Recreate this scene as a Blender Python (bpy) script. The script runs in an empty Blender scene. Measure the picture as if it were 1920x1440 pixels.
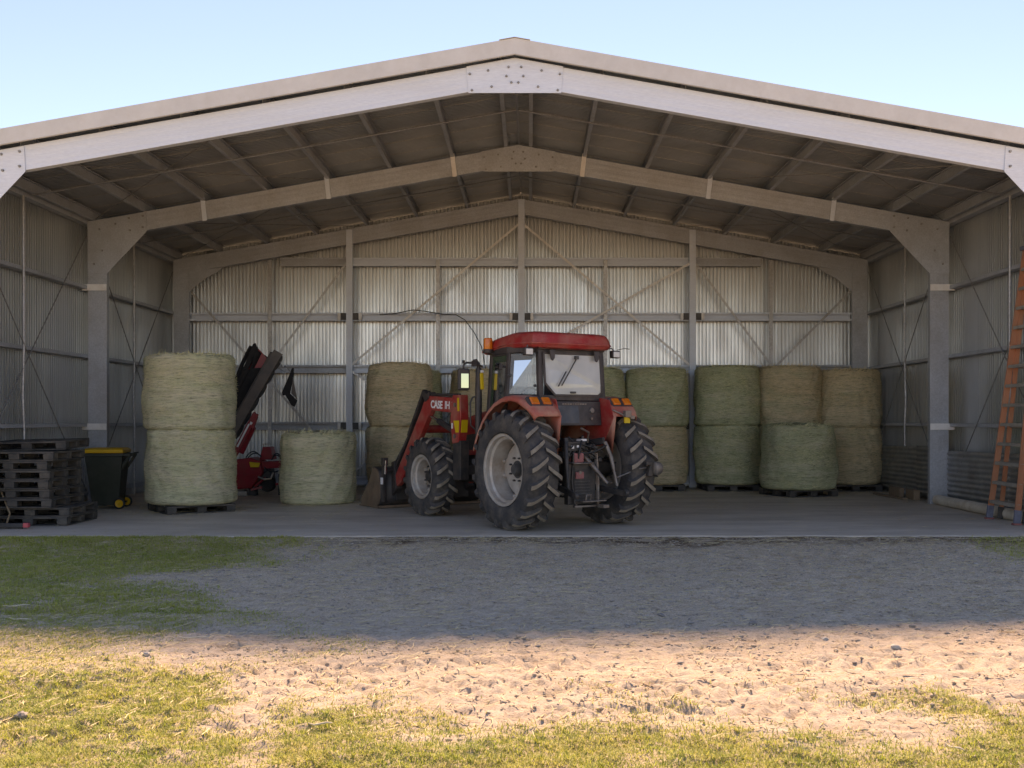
import bpy, math, random
import numpy as np
from mathutils import Vector, Matrix
R = math.radians
random.seed(7); np.random.seed(7)
scene = bpy.context.scene
col = scene.collection

# ------------------------------------------------------------------ camera
CAM = Vector((0.21, 0.0, 1.60)); FPX = 1950.0      # focal length in pixels of the 1920 px wide photograph
cam_d = bpy.data.cameras.new('camera'); cam = bpy.data.objects.new('camera', cam_d); col.objects.link(cam)
cam.location = CAM; cam.rotation_euler = (R(90), 0, 0)
cam_d.sensor_width = 36.0; cam_d.lens = 36.0 * FPX / 1920.0
cam_d.shift_x = -33.0 / 1920.0; cam_d.shift_y = 65.0 / 1920.0
cam_d.clip_start = 0.1; cam_d.clip_end = 6000
scene.camera = cam

# ------------------------------------------------------------------ sky and sun (sun stands ahead, above the roof)
SUN_EL, SUN_AZ = 44.0, 6.0         # azimuth measured from +Y towards +X
world = bpy.data.worlds.new('World'); scene.world = world; world.use_nodes = True
wn = world.node_tree.nodes; wl = world.node_tree.links
for n in list(wn): wn.remove(n)
sky = wn.new('ShaderNodeTexSky'); sky.sky_type = 'NISHITA'; sky.sun_disc = False
sky.sun_elevation = R(SUN_EL); sky.sun_rotation = R(SUN_AZ)
sky.air_density = 1.0; sky.dust_density = 0.0; sky.ozone_density = 10.0; sky.altitude = 200
bg = wn.new('ShaderNodeBackground'); bg.inputs['Strength'].default_value = 0.067
wo = wn.new('ShaderNodeOutputWorld')
wl.new(sky.outputs[0], bg.inputs[0]); wl.new(bg.outputs[0], wo.inputs[0])
sd = bpy.data.lights.new('sun', 'SUN'); sd.energy = 2.2; sd.angle = R(6.0); sd.color = (1.0, 0.975, 0.94)
sun = bpy.data.objects.new('sun', sd); col.objects.link(sun)
d = Vector((math.sin(R(SUN_AZ))*math.cos(R(SUN_EL)), math.cos(R(SUN_AZ))*math.cos(R(SUN_EL)), math.sin(R(SUN_EL))))
sun.rotation_euler = d.to_track_quat('Z', 'Y').to_euler(); sun.location = (4, 60, 60)
vs = scene.view_settings
vs.view_transform = 'Standard'; vs.look = 'None'; vs.gamma = 1.0; vs.use_curve_mapping = False
vs.exposure = 2.1
vs.use_white_balance = True; vs.white_balance_temperature = 12000; vs.white_balance_tint = 29   # the photograph is balanced for the shade
scene.cycles.max_bounces = 10; scene.cycles.diffuse_bounces = 6; scene.cycles.glossy_bounces = 5
scene.cycles.transmission_bounces = 6; scene.cycles.transparent_max_bounces = 8
scene.cycles.use_denoising = True
scene.cycles.sample_clamp_indirect = 8.0

# ------------------------------------------------------------------ numeric noise
def _hash(ix, iy, seed):
    h = (ix.astype(np.int64)*374761393 + iy.astype(np.int64)*668265263 + seed*1274126177) & 0x7fffffff
    h = ((h ^ (h >> 13)) * 1274126177) & 0x7fffffff
    return ((h ^ (h >> 16)) & 0xffff) / 65535.0
def vnoise(x, y, seed=0):
    x = np.asarray(x, float); y = np.asarray(y, float)
    ix = np.floor(x); iy = np.floor(y); fx = x-ix; fy = y-iy
    fx = fx*fx*(3-2*fx); fy = fy*fy*(3-2*fy)
    a = _hash(ix, iy, seed); b = _hash(ix+1, iy, seed); c = _hash(ix, iy+1, seed); e = _hash(ix+1, iy+1, seed)
    return (a*(1-fx)+b*fx)*(1-fy)+(c*(1-fx)+e*fx)*fy
def fbm(x, y, seed=0, oct=4):
    s = 0; a = 0.5; t = 0
    for i in range(oct):
        s = s + a*vnoise(x*2**i, y*2**i, seed+i*17); t += a; a *= 0.5
    return s/t
def sstep(a, b, x):
    t = np.clip((np.asarray(x, float)-a)/(b-a), 0, 1); return t*t*(3-2*t)

# ------------------------------------------------------------------ materials
MATS = {}
def _n(nt, typ, **kw):
    n = nt.nodes.new(typ)
    for k, v in kw.items(): setattr(n, k, v)
    return n
def mat(name, c1, c2=None, rough=0.6, metal=0.0, scale=6.0, stretch=(1, 1, 1), bump=0.0, bscale=60.0, bstretch=None,
        rough2=None, dirt=None, dirt_amt=0.5, dirt_scale=3.0, coat=0.0, spec=0.5, detail=6.0, lo=0.35, hi=0.65, rnd=False, trans=0.0, alpha=1.0):
    """procedural principled material: two colours mixed by noise, optional third (dust / dirt), bump"""
    m = bpy.data.materials.new(name); m.use_nodes = True; nt = m.node_tree; L = nt.links
    p = nt.nodes['Principled BSDF']
    tc = _n(nt, 'ShaderNodeTexCoord'); mp = _n(nt, 'ShaderNodeMapping'); mp.inputs['Scale'].default_value = stretch
    L.new(tc.outputs['Object'], mp.inputs['Vector'])
    if rnd:
        oi = _n(nt, 'ShaderNodeObjectInfo'); vm = _n(nt, 'ShaderNodeVectorMath', operation='SCALE'); vm.inputs[0].default_value = (37, 53, 71)
        L.new(oi.outputs['Random'], vm.inputs['Scale']); L.new(vm.outputs[0], mp.inputs['Location'])
    nz = _n(nt, 'ShaderNodeTexNoise'); nz.inputs['Scale'].default_value = scale; nz.inputs['Detail'].default_value = detail; nz.inputs['Roughness'].default_value = 0.62
    L.new(mp.outputs[0], nz.inputs['Vector'])
    mr = _n(nt, 'ShaderNodeMapRange'); mr.inputs['From Min'].default_value = lo; mr.inputs['From Max'].default_value = hi
    L.new(nz.outputs['Fac'], mr.inputs['Value'])
    mx = _n(nt, 'ShaderNodeMix', data_type='RGBA'); mx.inputs['A'].default_value = (*c1, 1); mx.inputs['B'].default_value = (*(c2 or c1), 1)
    L.new(mr.outputs[0], mx.inputs['Factor'])
    out = mx.outputs['Result']
    if dirt:
        n2 = _n(nt, 'ShaderNodeTexNoise'); n2.inputs['Scale'].default_value = dirt_scale; n2.inputs['Detail'].default_value = 9; n2.inputs['Roughness'].default_value = 0.7
        L.new(mp.outputs[0], n2.inputs['Vector'])
        m2 = _n(nt, 'ShaderNodeMapRange'); m2.inputs['From Min'].default_value = 0.42; m2.inputs['From Max'].default_value = 0.72; m2.inputs['To Max'].default_value = dirt_amt
        L.new(n2.outputs['Fac'], m2.inputs['Value'])
        x2 = _n(nt, 'ShaderNodeMix', data_type='RGBA'); x2.inputs['B'].default_value = (*dirt, 1)
        L.new(m2.outputs[0], x2.inputs['Factor']); L.new(out, x2.inputs['A']); out = x2.outputs['Result']
    L.new(out, p.inputs['Base Color'])
    p.inputs['Metallic'].default_value = metal; p.inputs['Specular IOR Level'].default_value = spec
    if rough2 is not None:
        r2 = _n(nt, 'ShaderNodeMapRange'); r2.inputs['To Min'].default_value = rough; r2.inputs['To Max'].default_value = rough2
        L.new(mr.outputs[0], r2.inputs['Value']); L.new(r2.outputs[0], p.inputs['Roughness'])
    else: p.inputs['Roughness'].default_value = rough
    p.inputs['Coat Weight'].default_value = coat
    p.inputs['Transmission Weight'].default_value = trans; p.inputs['Alpha'].default_value = alpha
    if bump:
        bn = _n(nt, 'ShaderNodeTexNoise'); bn.inputs['Scale'].default_value = bscale; bn.inputs['Detail'].default_value = 5
        if bstretch:
            bm_ = _n(nt, 'ShaderNodeMapping'); bm_.inputs['Scale'].default_value = bstretch
            L.new(tc.outputs['Object'], bm_.inputs['Vector']); L.new(bm_.outputs[0], bn.inputs['Vector'])
        else: L.new(mp.outputs[0], bn.inputs['Vector'])
        b = _n(nt, 'ShaderNodeBump'); b.inputs['Strength'].default_value = bump; b.inputs['Distance'].default_value = 0.02
        L.new(bn.outputs['Fac'], b.inputs['Height']); L.new(b.outputs[0], p.inputs['Normal'])
    MATS[name] = m
    return m

# ------------------------------------------------------------------ mesh builder
class MB:
    def __init__(s): s.v = []; s.f = []; s.m = []
    def add(s, vs, fs, mi=0):
        o = len(s.v); s.v += [tuple(q) for q in vs]
        s.f += [tuple(i+o for i in f) for f in fs]; s.m += [mi]*len(fs)
        return s
    def box(s, c, size, rot=None, mi=0, taper=1.0):
        x, y, z = [q/2 for q in size]; t = taper
        vs = [Vector(q) for q in ((-x,-y,-z),(x,-y,-z),(x,y,-z),(-x,y,-z),(-x*t,-y*t,z),(x*t,-y*t,z),(x*t,y*t,z),(-x*t,y*t,z))]
        if rot is not None:
            M = rot if isinstance(rot, Matrix) else Matrix.Rotation(rot[2], 3, 'Z') @ Matrix.Rotation(rot[1], 3, 'Y') @ Matrix.Rotation(rot[0], 3, 'X')
            vs = [M @ q for q in vs]
        c = Vector(c)
        return s.add([q+c for q in vs], [(0,3,2,1),(4,5,6,7),(0,1,5,4),(1,2,6,5),(2,3,7,6),(3,0,4,7)], mi)
    def box2(s, lo, hi, mi=0):
        return s.box([(a+b)/2 for a, b in zip(lo, hi)], [abs(b-a) for a, b in zip(lo, hi)], mi=mi)
    def bar(s, p0, p1, w, h, up=(0, 0, 1), mi=0):
        p0 = Vector(p0); p1 = Vector(p1); dx = (p1-p0).normalized(); u = Vector(up)
        if abs(dx.dot(u)) > 0.99: u = Vector((1, 0, 0))
        sd_ = dx.cross(u).normalized(); u = sd_.cross(dx).normalized()
        vs = [p + sd_*(a*w/2) + u*(b*h/2) for p in (p0, p1) for a, b in ((-1,-1),(1,-1),(1,1),(-1,1))]
        return s.add(vs, [(0,1,2,3),(7,6,5,4),(0,4,5,1),(1,5,6,2),(2,6,7,3),(3,7,4,0)], mi)
    def prof(s, p0, p1, poly, up=(0, 0, 1), mi=0, caps=True):
        """extrude 2-D profile (a along side, b along up) from p0 to p1"""
        p0 = Vector(p0); p1 = Vector(p1); dx = (p1-p0).normalized(); u = Vector(up)
        sd_ = dx.cross(u).normalized(); u = sd_.cross(dx).normalized(); n = len(poly)
        vs = [p + sd_*a + u*b for p in (p0, p1) for a, b in poly]
        fs = [(i, (i+1) % n, (i+1) % n+n, i+n) for i in range(n)]
        if caps: fs += [tuple(range(n-1, -1, -1)), tuple(range(n, 2*n))]
        return s.add(vs, fs, mi)
    def tube(s, path, r, n=8, mi=0, caps=True):
        P = [Vector(q) for q in path]; rs = r if isinstance(r, (list, tuple)) else [r]*len(P)
        vs = []; ref = None
        for i, q in enumerate(P):
            t = (P[min(i+1, len(P)-1)]-P[max(i-1, 0)]).normalized()
            if ref is None: ref = Vector((0, 0, 1)) if abs(t.z) < 0.9 else Vector((1, 0, 0))
            a = t.cross(ref).normalized(); ref = a.cross(t).normalized()
            vs += [q + (a*math.cos(2*math.pi*k/n)+ref*math.sin(2*math.pi*k/n))*rs[i] for k in range(n)]
        fs = [(i*n+k, i*n+(k+1) % n, (i+1)*n+(k+1) % n, (i+1)*n+k) for i in range(len(P)-1) for k in range(n)]
        if caps: fs += [tuple(range(n-1, -1, -1)), tuple(range((len(P)-1)*n, len(P)*n))]
        return s.add(vs, fs, mi)
    def lathe(s, prof, n=32, axis='Z', c=(0, 0, 0), mi=0, close=False, caps=False):
        """prof: list of (radius, height along axis)"""
        vs = []
        for r, h in prof:
            for k in range(n):
                a = 2*math.pi*k/n; x, y = r*math.cos(a), r*math.sin(a)
                q = (x, y, h) if axis == 'Z' else ((x, h, y) if axis == 'Y' else (h, x, y))
                vs.append(tuple(q[i]+c[i] for i in range(3)))
        m = len(prof); rng = range(m if close else m-1)
        fs = [(i*n+k, i*n+(k+1) % n, ((i+1) % m)*n+(k+1) % n, ((i+1) % m)*n+k) for i in rng for k in range(n)]
        if caps: fs += [tuple(range(n-1, -1, -1)), tuple(range((m-1)*n, m*n))]
        return s.add(vs, fs, mi)
    def plate(s, pts, thick, nrm, mi=0):
        """planar polygon (3-D points) thickened along nrm"""
        nv = Vector(nrm)*thick; P = [Vector(q) for q in pts]; n = len(P)
        return s.add(P+[q+nv for q in P], [tuple(range(n-1, -1, -1)), tuple(range(n, 2*n))]+[(i, (i+1) % n, (i+1) % n+n, i+n) for i in range(n)], mi)
    def mesh(s, name, smooth=None):
        me = bpy.data.meshes.new(name); me.from_pydata(s.v, [], s.f)
        if any(s.m): me.polygons.foreach_set('material_index', s.m)
        import bmesh
        b = bmesh.new(); b.from_mesh(me); bmesh.ops.recalc_face_normals(b, faces=b.faces); b.to_mesh(me); b.free()
        if smooth is not None:
            me.polygons.foreach_set('use_smooth', [True]*len(me.polygons)); me.set_sharp_from_angle(angle=R(smooth))
        me.update()
        return me
    def build(s, name, m, parent=None, smooth=None, bevel=0.0, loc=None, segs=2):
        o = bpy.data.objects.new(name, s.mesh(name, smooth)); col.objects.link(o)
        for q in (m if isinstance(m, (list, tuple)) else [m]): o.data.materials.append(MATS[q])
        if parent is not None: o.parent = parent
        if loc is not None: o.location = loc
        if bevel:
            b = o.modifiers.new('bevel', 'BEVEL'); b.width = bevel; b.segments = segs; b.limit_method = 'ANGLE'; b.angle_limit = R(40)
            if smooth is None:
                o.data.polygons.foreach_set('use_smooth', [True]*len(o.data.polygons)); o.data.set_sharp_from_angle(angle=R(35))
                b.harden_normals = True
        return o
def share(src, name, parent=None, loc=(0, 0, 0), rot=(0, 0, 0), scale=(1, 1, 1)):
    o = src.copy(); o.name = name; col.objects.link(o); o.parent = parent; o.location = loc; o.rotation_euler = rot; o.scale = scale
    return o
def tag(o, label=None, cat=None, group=None, kind=None):
    if label: o['label'] = label
    if cat: o['category'] = cat
    if group: o['group'] = group
    if kind: o['kind'] = kind
    return o
def empty(name, loc=(0, 0, 0), rz=0.0):
    o = bpy.data.objects.new(name, None); col.objects.link(o); o.location = loc; o.rotation_euler = (0, 0, rz); o.empty_display_size = 0.2
    return o
def npmesh(name, V, F, m, parent=None, smooth=False, attrs=None):
    """numpy verts (n,3) and faces (k,3|4) to one object"""
    me = bpy.data.meshes.new(name); V = np.asarray(V, np.float32); F = np.asarray(F, np.int32); k = F.shape[1]
    me.vertices.add(len(V)); me.vertices.foreach_set('co', V.ravel())
    me.loops.add(F.size); me.loops.foreach_set('vertex_index', F.ravel())
    me.polygons.add(len(F)); me.polygons.foreach_set('loop_start', np.arange(0, F.size, k, dtype=np.int32))
    me.update(calc_edges=True)
    if smooth: me.polygons.foreach_set('use_smooth', np.ones(len(F), bool))
    for an, av in (attrs or {}).items():
        at = me.attributes.new(an, 'FLOAT', 'POINT'); at.data.foreach_set('value', np.asarray(av, np.float32))
    o = bpy.data.objects.new(name, me); col.objects.link(o); o.data.materials.append(MATS[m])
    if parent is not None: o.parent = parent
    return o
# ------------------------------------------------------------------ materials of the setting and the shed
mat('galv', (0.52, 0.53, 0.53), (0.40, 0.41, 0.42), rough=0.42, rough2=0.6, metal=0.75, scale=22, bump=0.06, bscale=35, dirt=(0.30, 0.26, 0.21), dirt_amt=0.45, dirt_scale=2.2)
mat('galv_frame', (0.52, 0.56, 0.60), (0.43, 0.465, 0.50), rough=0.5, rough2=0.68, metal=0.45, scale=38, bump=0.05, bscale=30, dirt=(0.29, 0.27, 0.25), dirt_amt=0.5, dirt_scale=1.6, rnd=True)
mat('galv_bright', (0.72, 0.80, 0.88), (0.64, 0.72, 0.81), rough=0.55, rough2=0.7, metal=0.25, scale=30, stretch=(0.4, 1, 3), bump=0.05, bscale=25, dirt=(0.60, 0.63, 0.65), dirt_amt=0.4, dirt_scale=1.5)  # paler copy of the frame steel, the light it catches put into the colour
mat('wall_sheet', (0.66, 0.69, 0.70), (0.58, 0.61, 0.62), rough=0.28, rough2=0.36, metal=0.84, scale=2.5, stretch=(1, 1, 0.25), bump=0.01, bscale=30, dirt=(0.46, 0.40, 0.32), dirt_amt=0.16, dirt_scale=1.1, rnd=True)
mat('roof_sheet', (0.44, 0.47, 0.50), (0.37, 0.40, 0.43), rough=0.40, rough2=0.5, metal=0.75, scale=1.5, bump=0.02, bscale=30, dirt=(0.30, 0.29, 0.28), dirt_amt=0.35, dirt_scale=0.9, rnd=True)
mat('cream_flash', (0.66, 0.67, 0.66), (0.60, 0.61, 0.60), rough=0.45, scale=3, dirt=(0.48, 0.45, 0.40), dirt_amt=0.3, dirt_scale=5)
mat('white_steel', (0.88, 0.88, 0.86), (0.82, 0.81, 0.78), rough=0.5, scale=9, dirt=(0.45, 0.38, 0.3), dirt_amt=0.4)
mat('dark_steel', (0.05, 0.05, 0.052), (0.09, 0.085, 0.08), rough=0.55, scale=9)
mat('iron_sheet', (0.40, 0.41, 0.40), (0.30, 0.30, 0.29), rough=0.42, rough2=0.55, metal=0.65, scale=3, dirt=(0.22, 0.18, 0.14), dirt_amt=0.6, dirt_scale=2.0)
mat('rod', (0.36, 0.36, 0.35), (0.25, 0.245, 0.235), rough=0.5, metal=0.5, scale=12)
mat('concrete', (0.68, 0.585, 0.48), (0.55, 0.465, 0.375), rough=0.5, rough2=0.65, scale=0.9, stretch=(0.55, 1.6, 1), detail=10, bump=0.25, bscale=40, dirt=(0.34, 0.27, 0.20), dirt_amt=0.75, dirt_scale=1.0, lo=0.3, hi=0.7)

# ------------------------------------------------------------------ ground: one sheet, dense where the camera looks
GZ = -0.085
def axis(a, b, step, far):
    core = list(np.arange(a, b+1e-6, step)); lo = []; hi = []; dlt = step*1.5
    x = a
    while x > -far: x -= dlt; lo.append(x); dlt *= 1.28
    x = core[-1]; dlt = step*1.5
    while x < far: x += dlt; hi.append(x); dlt *= 1.28
    return np.array(lo[::-1]+core+hi)
GX = axis(-7.8, 8.4, 0.028, 2500); GY = axis(4.2, 14.5, 0.022, 2500)
XX, YY = np.meshgrid(GX, GY)

def grass_density(X, Y):
    n1 = fbm(X*0.9+3, Y*0.9, 11, 4); n2 = fbm(X*2.6, Y*2.6+9, 23, 3)
    xb = np.interp(Y, [0, 5.5, 7.0, 8.2, 9.0, 10.2, 11.5, 13.0, 14.3, 30], [-0.6, -1.1, -1.7, -2.1, -2.7, -3.3, -3.4, -3.2, -2.9, -2.9])
    left = sstep(-0.5, 1.0, xb-X+(n1-0.5)*3.4)
    left = left*np.where(Y < 9.6, 0.78, 1.0)
    front = sstep(6.35, 5.25, Y+(n1-0.5)*2.4+np.where(X > 2.9, 0.45, 0.0)+np.where(X < -0.3, 0.15, 0))
    right = sstep(0.35, 1.2, X-5.35+(n1-0.5)*1.5)*sstep(11.6, 12.8, Y)
    d = np.maximum(np.maximum(left, front), right)
    d = d*sstep(0.30, 0.60, n2*0.7+n1*0.3+d*0.16)
    return np.clip(d, 0, 1)
def gravel_mask(X, Y):
    n = fbm(X*0.7, Y*0.7, 41, 4)
    return sstep(6.4, 10.0, Y+(n-0.5)*4.2)
def ground_height(X, Y):
    near = sstep(26, 15, np.hypot(X, Y-9))
    g = gravel_mask(X, Y)
    h = (fbm(X*0.5, Y*0.5, 5, 3)-0.5)*0.10
    h += (fbm(X*4.5, Y*4.5, 8, 4)-0.5)*(0.040-0.020*g)
    h += (fbm(X*13, Y*13, 3, 3)-0.5)*(0.042-0.006*g)
    ridge = 1-np.abs(fbm(X*6, Y*8, 91, 3)*2-1)
    h += (ridge-0.7)*0.034*(1-g)
    # tyre treads pressed into the sand: bands running across with chevron lugs
    for y0, sl, w, ph in ((7.05, 0.045, 0.22, 0.0), (6.35, -0.03, 0.22, 1.3), (5.75, 0.10, 0.2, 0.4)):
        yc = y0+sl*X+0.15*np.sin(X*0.5+ph); t = (Y-yc)/w
        inside = sstep(1.0, 0.75, np.abs(t))*sstep(0.42, 0.58, fbm(X*0.8+ph, Y*0.8, 77, 2))
        h += inside*(-0.012+0.018*np.sin(2*math.pi*(X+np.abs(t)*0.16)/0.17))
    edge = sstep(13.0, 14.25, Y)
    h = h*(1-0.75*edge)+edge*(0.058+0.025*fbm(X*1.3, Y, 19, 2))
    return h*near
ZZ = GZ + np.minimum(ground_height(XX, YY), 0.07)
ZZ = np.where((YY > 14.28) & (YY < 25.3) & (np.abs(XX) < 8.6), np.minimum(ZZ, GZ), ZZ)
ny, nx = XX.shape
idx = np.arange(nx*ny).reshape(ny, nx)
F = np.stack([idx[:-1, :-1], idx[:-1, 1:], idx[1:, 1:], idx[1:, :-1]], -1).reshape(-1, 4)
gm = gravel_mask(XX, YY); gd = grass_density(XX, YY)
far = sstep(14, 30, np.hypot(XX, YY-9)); gd = np.maximum(gd, far*fbm(XX*0.2, YY*0.2, 3, 3))

m = bpy.data.materials.new('earth'); m.use_nodes = True; nt = m.node_tree; L = nt.links; p = nt.nodes['Principled BSDF']; MATS['earth'] = m
tc = _n(nt, 'ShaderNodeTexCoord')
def NZ(scale, detail=8, rough=0.65, vec=None, stretch=None):
    q = _n(nt, 'ShaderNodeTexNoise'); q.inputs['Scale'].default_value = scale; q.inputs['Detail'].default_value = detail; q.inputs['Roughness'].default_value = rough
    v = tc.outputs['Object']
    if stretch:
        mp = _n(nt, 'ShaderNodeMapping'); mp.inputs['Scale'].default_value = stretch; L.new(v, mp.inputs['Vector']); v = mp.outputs[0]
    L.new(v, q.inputs['Vector']); return q.outputs['Fac']
def MR(v, a, b, c=0.0, e=1.0):
    q = _n(nt, 'ShaderNodeMapRange')
    for k, x in zip(('From Min', 'From Max', 'To Min', 'To Max'), (a, b, c, e)): q.inputs[k].default_value = x
    L.new(v, q.inputs['Value']); return q.outputs[0]
def MX(f, a, b):
    q = _n(nt, 'ShaderNodeMix', data_type='RGBA')
    for k, x in (('A', a), ('B', b)):
        if isinstance(x, tuple): q.inputs[k].default_value = (*x, 1)
        else: L.new(x, q.inputs[k])
    L.new(f, q.inputs['Factor']); return q.outputs['Result']
def AT(nm):
    q = _n(nt, 'ShaderNodeAttribute'); q.attribute_name = nm; return q.outputs['Fac']
def MUL(a, b):
    q = _n(nt, 'ShaderNodeMath', operation='MULTIPLY'); L.new(a, q.inputs[0]); L.new(b, q.inputs[1]); return q.outputs[0]
sand = MX(MR(NZ(2.2), 0.35, 0.7), (0.60, 0.50, 0.40), (0.50, 0.40, 0.305))
sand = MX(MR(NZ(7, 9, 0.75, stretch=(0.8, 1.3, 1)), 0.50, 0.66), sand, (0.42, 0.32, 0.23))
sand = MX(MR(NZ(34, 6), 0.54, 0.70), sand, (0.33, 0.24, 0.165))
grav = MX(MR(NZ(3.0), 0.35, 0.65), (0.66, 0.52, 0.385), (0.56, 0.43, 0.315))
grav = MX(MR(NZ(46, 7, 0.8), 0.50, 0.62), grav, (0.30, 0.225, 0.16))
grav = MX(MR(NZ(52, 5, 0.75, stretch=(1, 1.5, 1)), 0.54, 0.64), grav, (0.82, 0.68, 0.53))
soil = MX(MR(NZ(40, 5), 0.4, 0.65), (0.48, 0.40, 0.23), (0.34, 0.28, 0.14))
c_ = MX(AT('gravel'), sand, grav)
c_ = MX(MR(MUL(AT('grass'), MR(NZ(9), 0.3, 0.6)), 0.1, 0.9, 0, 0.75), c_, soil)
# dark brown strip with old straw along the slab
c_ = MX(MUL(AT('edge'), MR(NZ(5, stretch=(0.6, 1.5, 1)), 0.38, 0.6)), c_, (0.13, 0.085, 0.055))
L.new(c_, p.inputs['Base Color']); p.inputs['Roughness'].default_value = 0.95; p.inputs['Specular IOR Level'].default_value = 0.15
bmp = _n(nt, 'ShaderNodeBump'); bmp.inputs['Strength'].default_value = 0.7; bmp.inputs['Distance'].default_value = 0.03
L.new(NZ(38, 8, 0.78), bmp.inputs['Height']); L.new(bmp.outputs[0], p.inputs['Normal'])
edge_a = sstep(13.35, 13.9, YY+(fbm(XX*1.1, YY, 61, 3)-0.5)*0.7)*sstep(-3.2, -1.5, XX)*sstep(14.6, 14.3, YY)
g_o = npmesh('ground', np.stack([XX, YY, ZZ], -1).reshape(-1, 3), F, 'earth', smooth=True, attrs={'gravel': gm.ravel(), 'grass': gd.ravel(), 'edge': edge_a.ravel()})
tag(g_o, kind='structure')

# ------------------------------------------------------------------ concrete slab
sx = np.concatenate([[-8.45], np.arange(-8.4, 8.41, 0.06), [8.45]])
sy = np.array([14.24, 14.26, 14.3, 14.5, 17, 20, 24.75])
V = []; 
for j, y in enumerate(sy):
    wob = (fbm(sx*1.2, sx*0+3, 51, 4)-0.5)*0.10+(vnoise(sx*9, sx*0, 52)-0.5)*0.025
    zz = np.full_like(sx, 0.0)-(0.012 if j == 0 else 0.003 if j == 1 else 0)
    V.append(np.stack([sx, y+(wob if j < 4 else 0*sx), zz], -1))
V.insert(0, V[0]+np.array([0, -0.004, -0.25]))
V = np.array(V); ny, nx = V.shape[:2]; idx = np.arange(nx*ny).reshape(ny, nx)
F = np.stack([idx[:-1, :-1], idx[:-1, 1:], idx[1:, 1:], idx[1:, :-1]], -1).reshape(-1, 4)
tag(npmesh('concrete_slab', V.reshape(-1, 3), F, 'concrete'), kind='structure')

# ------------------------------------------------------------------ grass, straw litter, stones lying about
gb_ = mat('grass_blade', (0.30, 0.37, 0.06), (0.46, 0.46, 0.10), rough=0.6, scale=1.6, detail=5, dirt=(0.62, 0.54, 0.26), dirt_amt=0.7, dirt_scale=11)
nt_ = gb_.node_tree; pb_ = nt_.nodes['Principled BSDF']; tl_ = nt_.nodes.new('ShaderNodeBsdfTranslucent'); mxs = nt_.nodes.new('ShaderNodeMixShader'); mxs.inputs[0].default_value = 0.45   # thin blades let the sun through
nt_.links.new(pb_.inputs['Base Color'].links[0].from_socket, tl_.inputs[0]); nt_.links.new(pb_.outputs[0], mxs.inputs[1]); nt_.links.new(tl_.outputs[0], mxs.inputs[2]); nt_.links.new(mxs.outputs[0], nt_.nodes['Material Output'].inputs[0])
mat('straw', (0.70, 0.57, 0.34), (0.50, 0.38, 0.21), rough=0.8, scale=30)
mat('stone', (0.40, 0.36, 0.32), (0.24, 0.205, 0.175), rough=0.9, scale=3, dirt=(0.5, 0.44, 0.37), dirt_amt=0.8, dirt_scale=9)
def gz(x, y): return GZ + np.minimum(ground_height(x, y), 0.07)
def blades(n, box, dens, lmin, lmax, wid, seed, flat=0.0):
    rs = np.random.RandomState(seed)
    x = rs.uniform(box[0], box[1], n); y = rs.uniform(box[2], box[3], n)
    k = rs.rand(n) < dens(x, y); x, y = x[k], y[k]; n = len(x)
    clump = 0.55+0.9*fbm(x*7, y*7, 31, 2)
    ln = rs.uniform(lmin, lmax, n)*clump; w = wid*rs.uniform(0.6, 1.3, n)
    a = rs.uniform(0, 2*math.pi, n); lean = rs.uniform(0.6, 1.5, n)+flat
    dx, dy = np.cos(a), np.sin(a); z = gz(x, y)-0.004
    h = ln*np.cos(np.clip(lean, 0, 1.45)); o = ln*np.sin(np.clip(lean, 0, 1.45))
    base = np.stack([x, y, z], -1); sd_ = np.stack([-dy, dx, 0*x], -1)*w[:, None]/2
    mid = base+np.stack([dx*o*0.4, dy*o*0.4, h*0.65], -1); tip = base+np.stack([dx*o, dy*o, h], -1)
    V = np.stack([base-sd_, base+sd_, mid+sd_*0.8, mid-sd_*0.8, tip], 1)
    i = np.arange(n)[:, None]*5
    T = np.concatenate([i+np.array([[0, 1, 2]]), i+np.array([[0, 2, 3]]), i+np.array([[3, 2, 4]])])
    return V.reshape(-1, 3), T
parts = [blades(330000, (-3.4, 3.6, 4.3, 6.9), lambda x, y: grass_density(x, y)**1.2, 0.015, 0.050, 0.0050, 1),
         blades(150000, (-4.6, 0.0, 5.6, 9.2), lambda x, y: grass_density(x, y)*0.8, 0.015, 0.042, 0.0055, 2),
         blades(190000, (-7.8, -1.5, 9.0, 14.22), lambda x, y: grass_density(x, y), 0.02, 0.055, 0.008, 3),
         blades(12000, (4.6, 8.2, 11.4, 14.1), lambda x, y: grass_density(x, y), 0.03, 0.08, 0.007, 4)]
off = 0; Vs = []; Ts = []
for v, t in parts: Vs.append(v); Ts.append(t+off); off += len(v)
tag(npmesh('grass', np.concatenate(Vs), np.concatenate(Ts), 'grass_blade'), 'short patchy green and yellow grass on the dirt yard', 'grass', kind='stuff')

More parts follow.
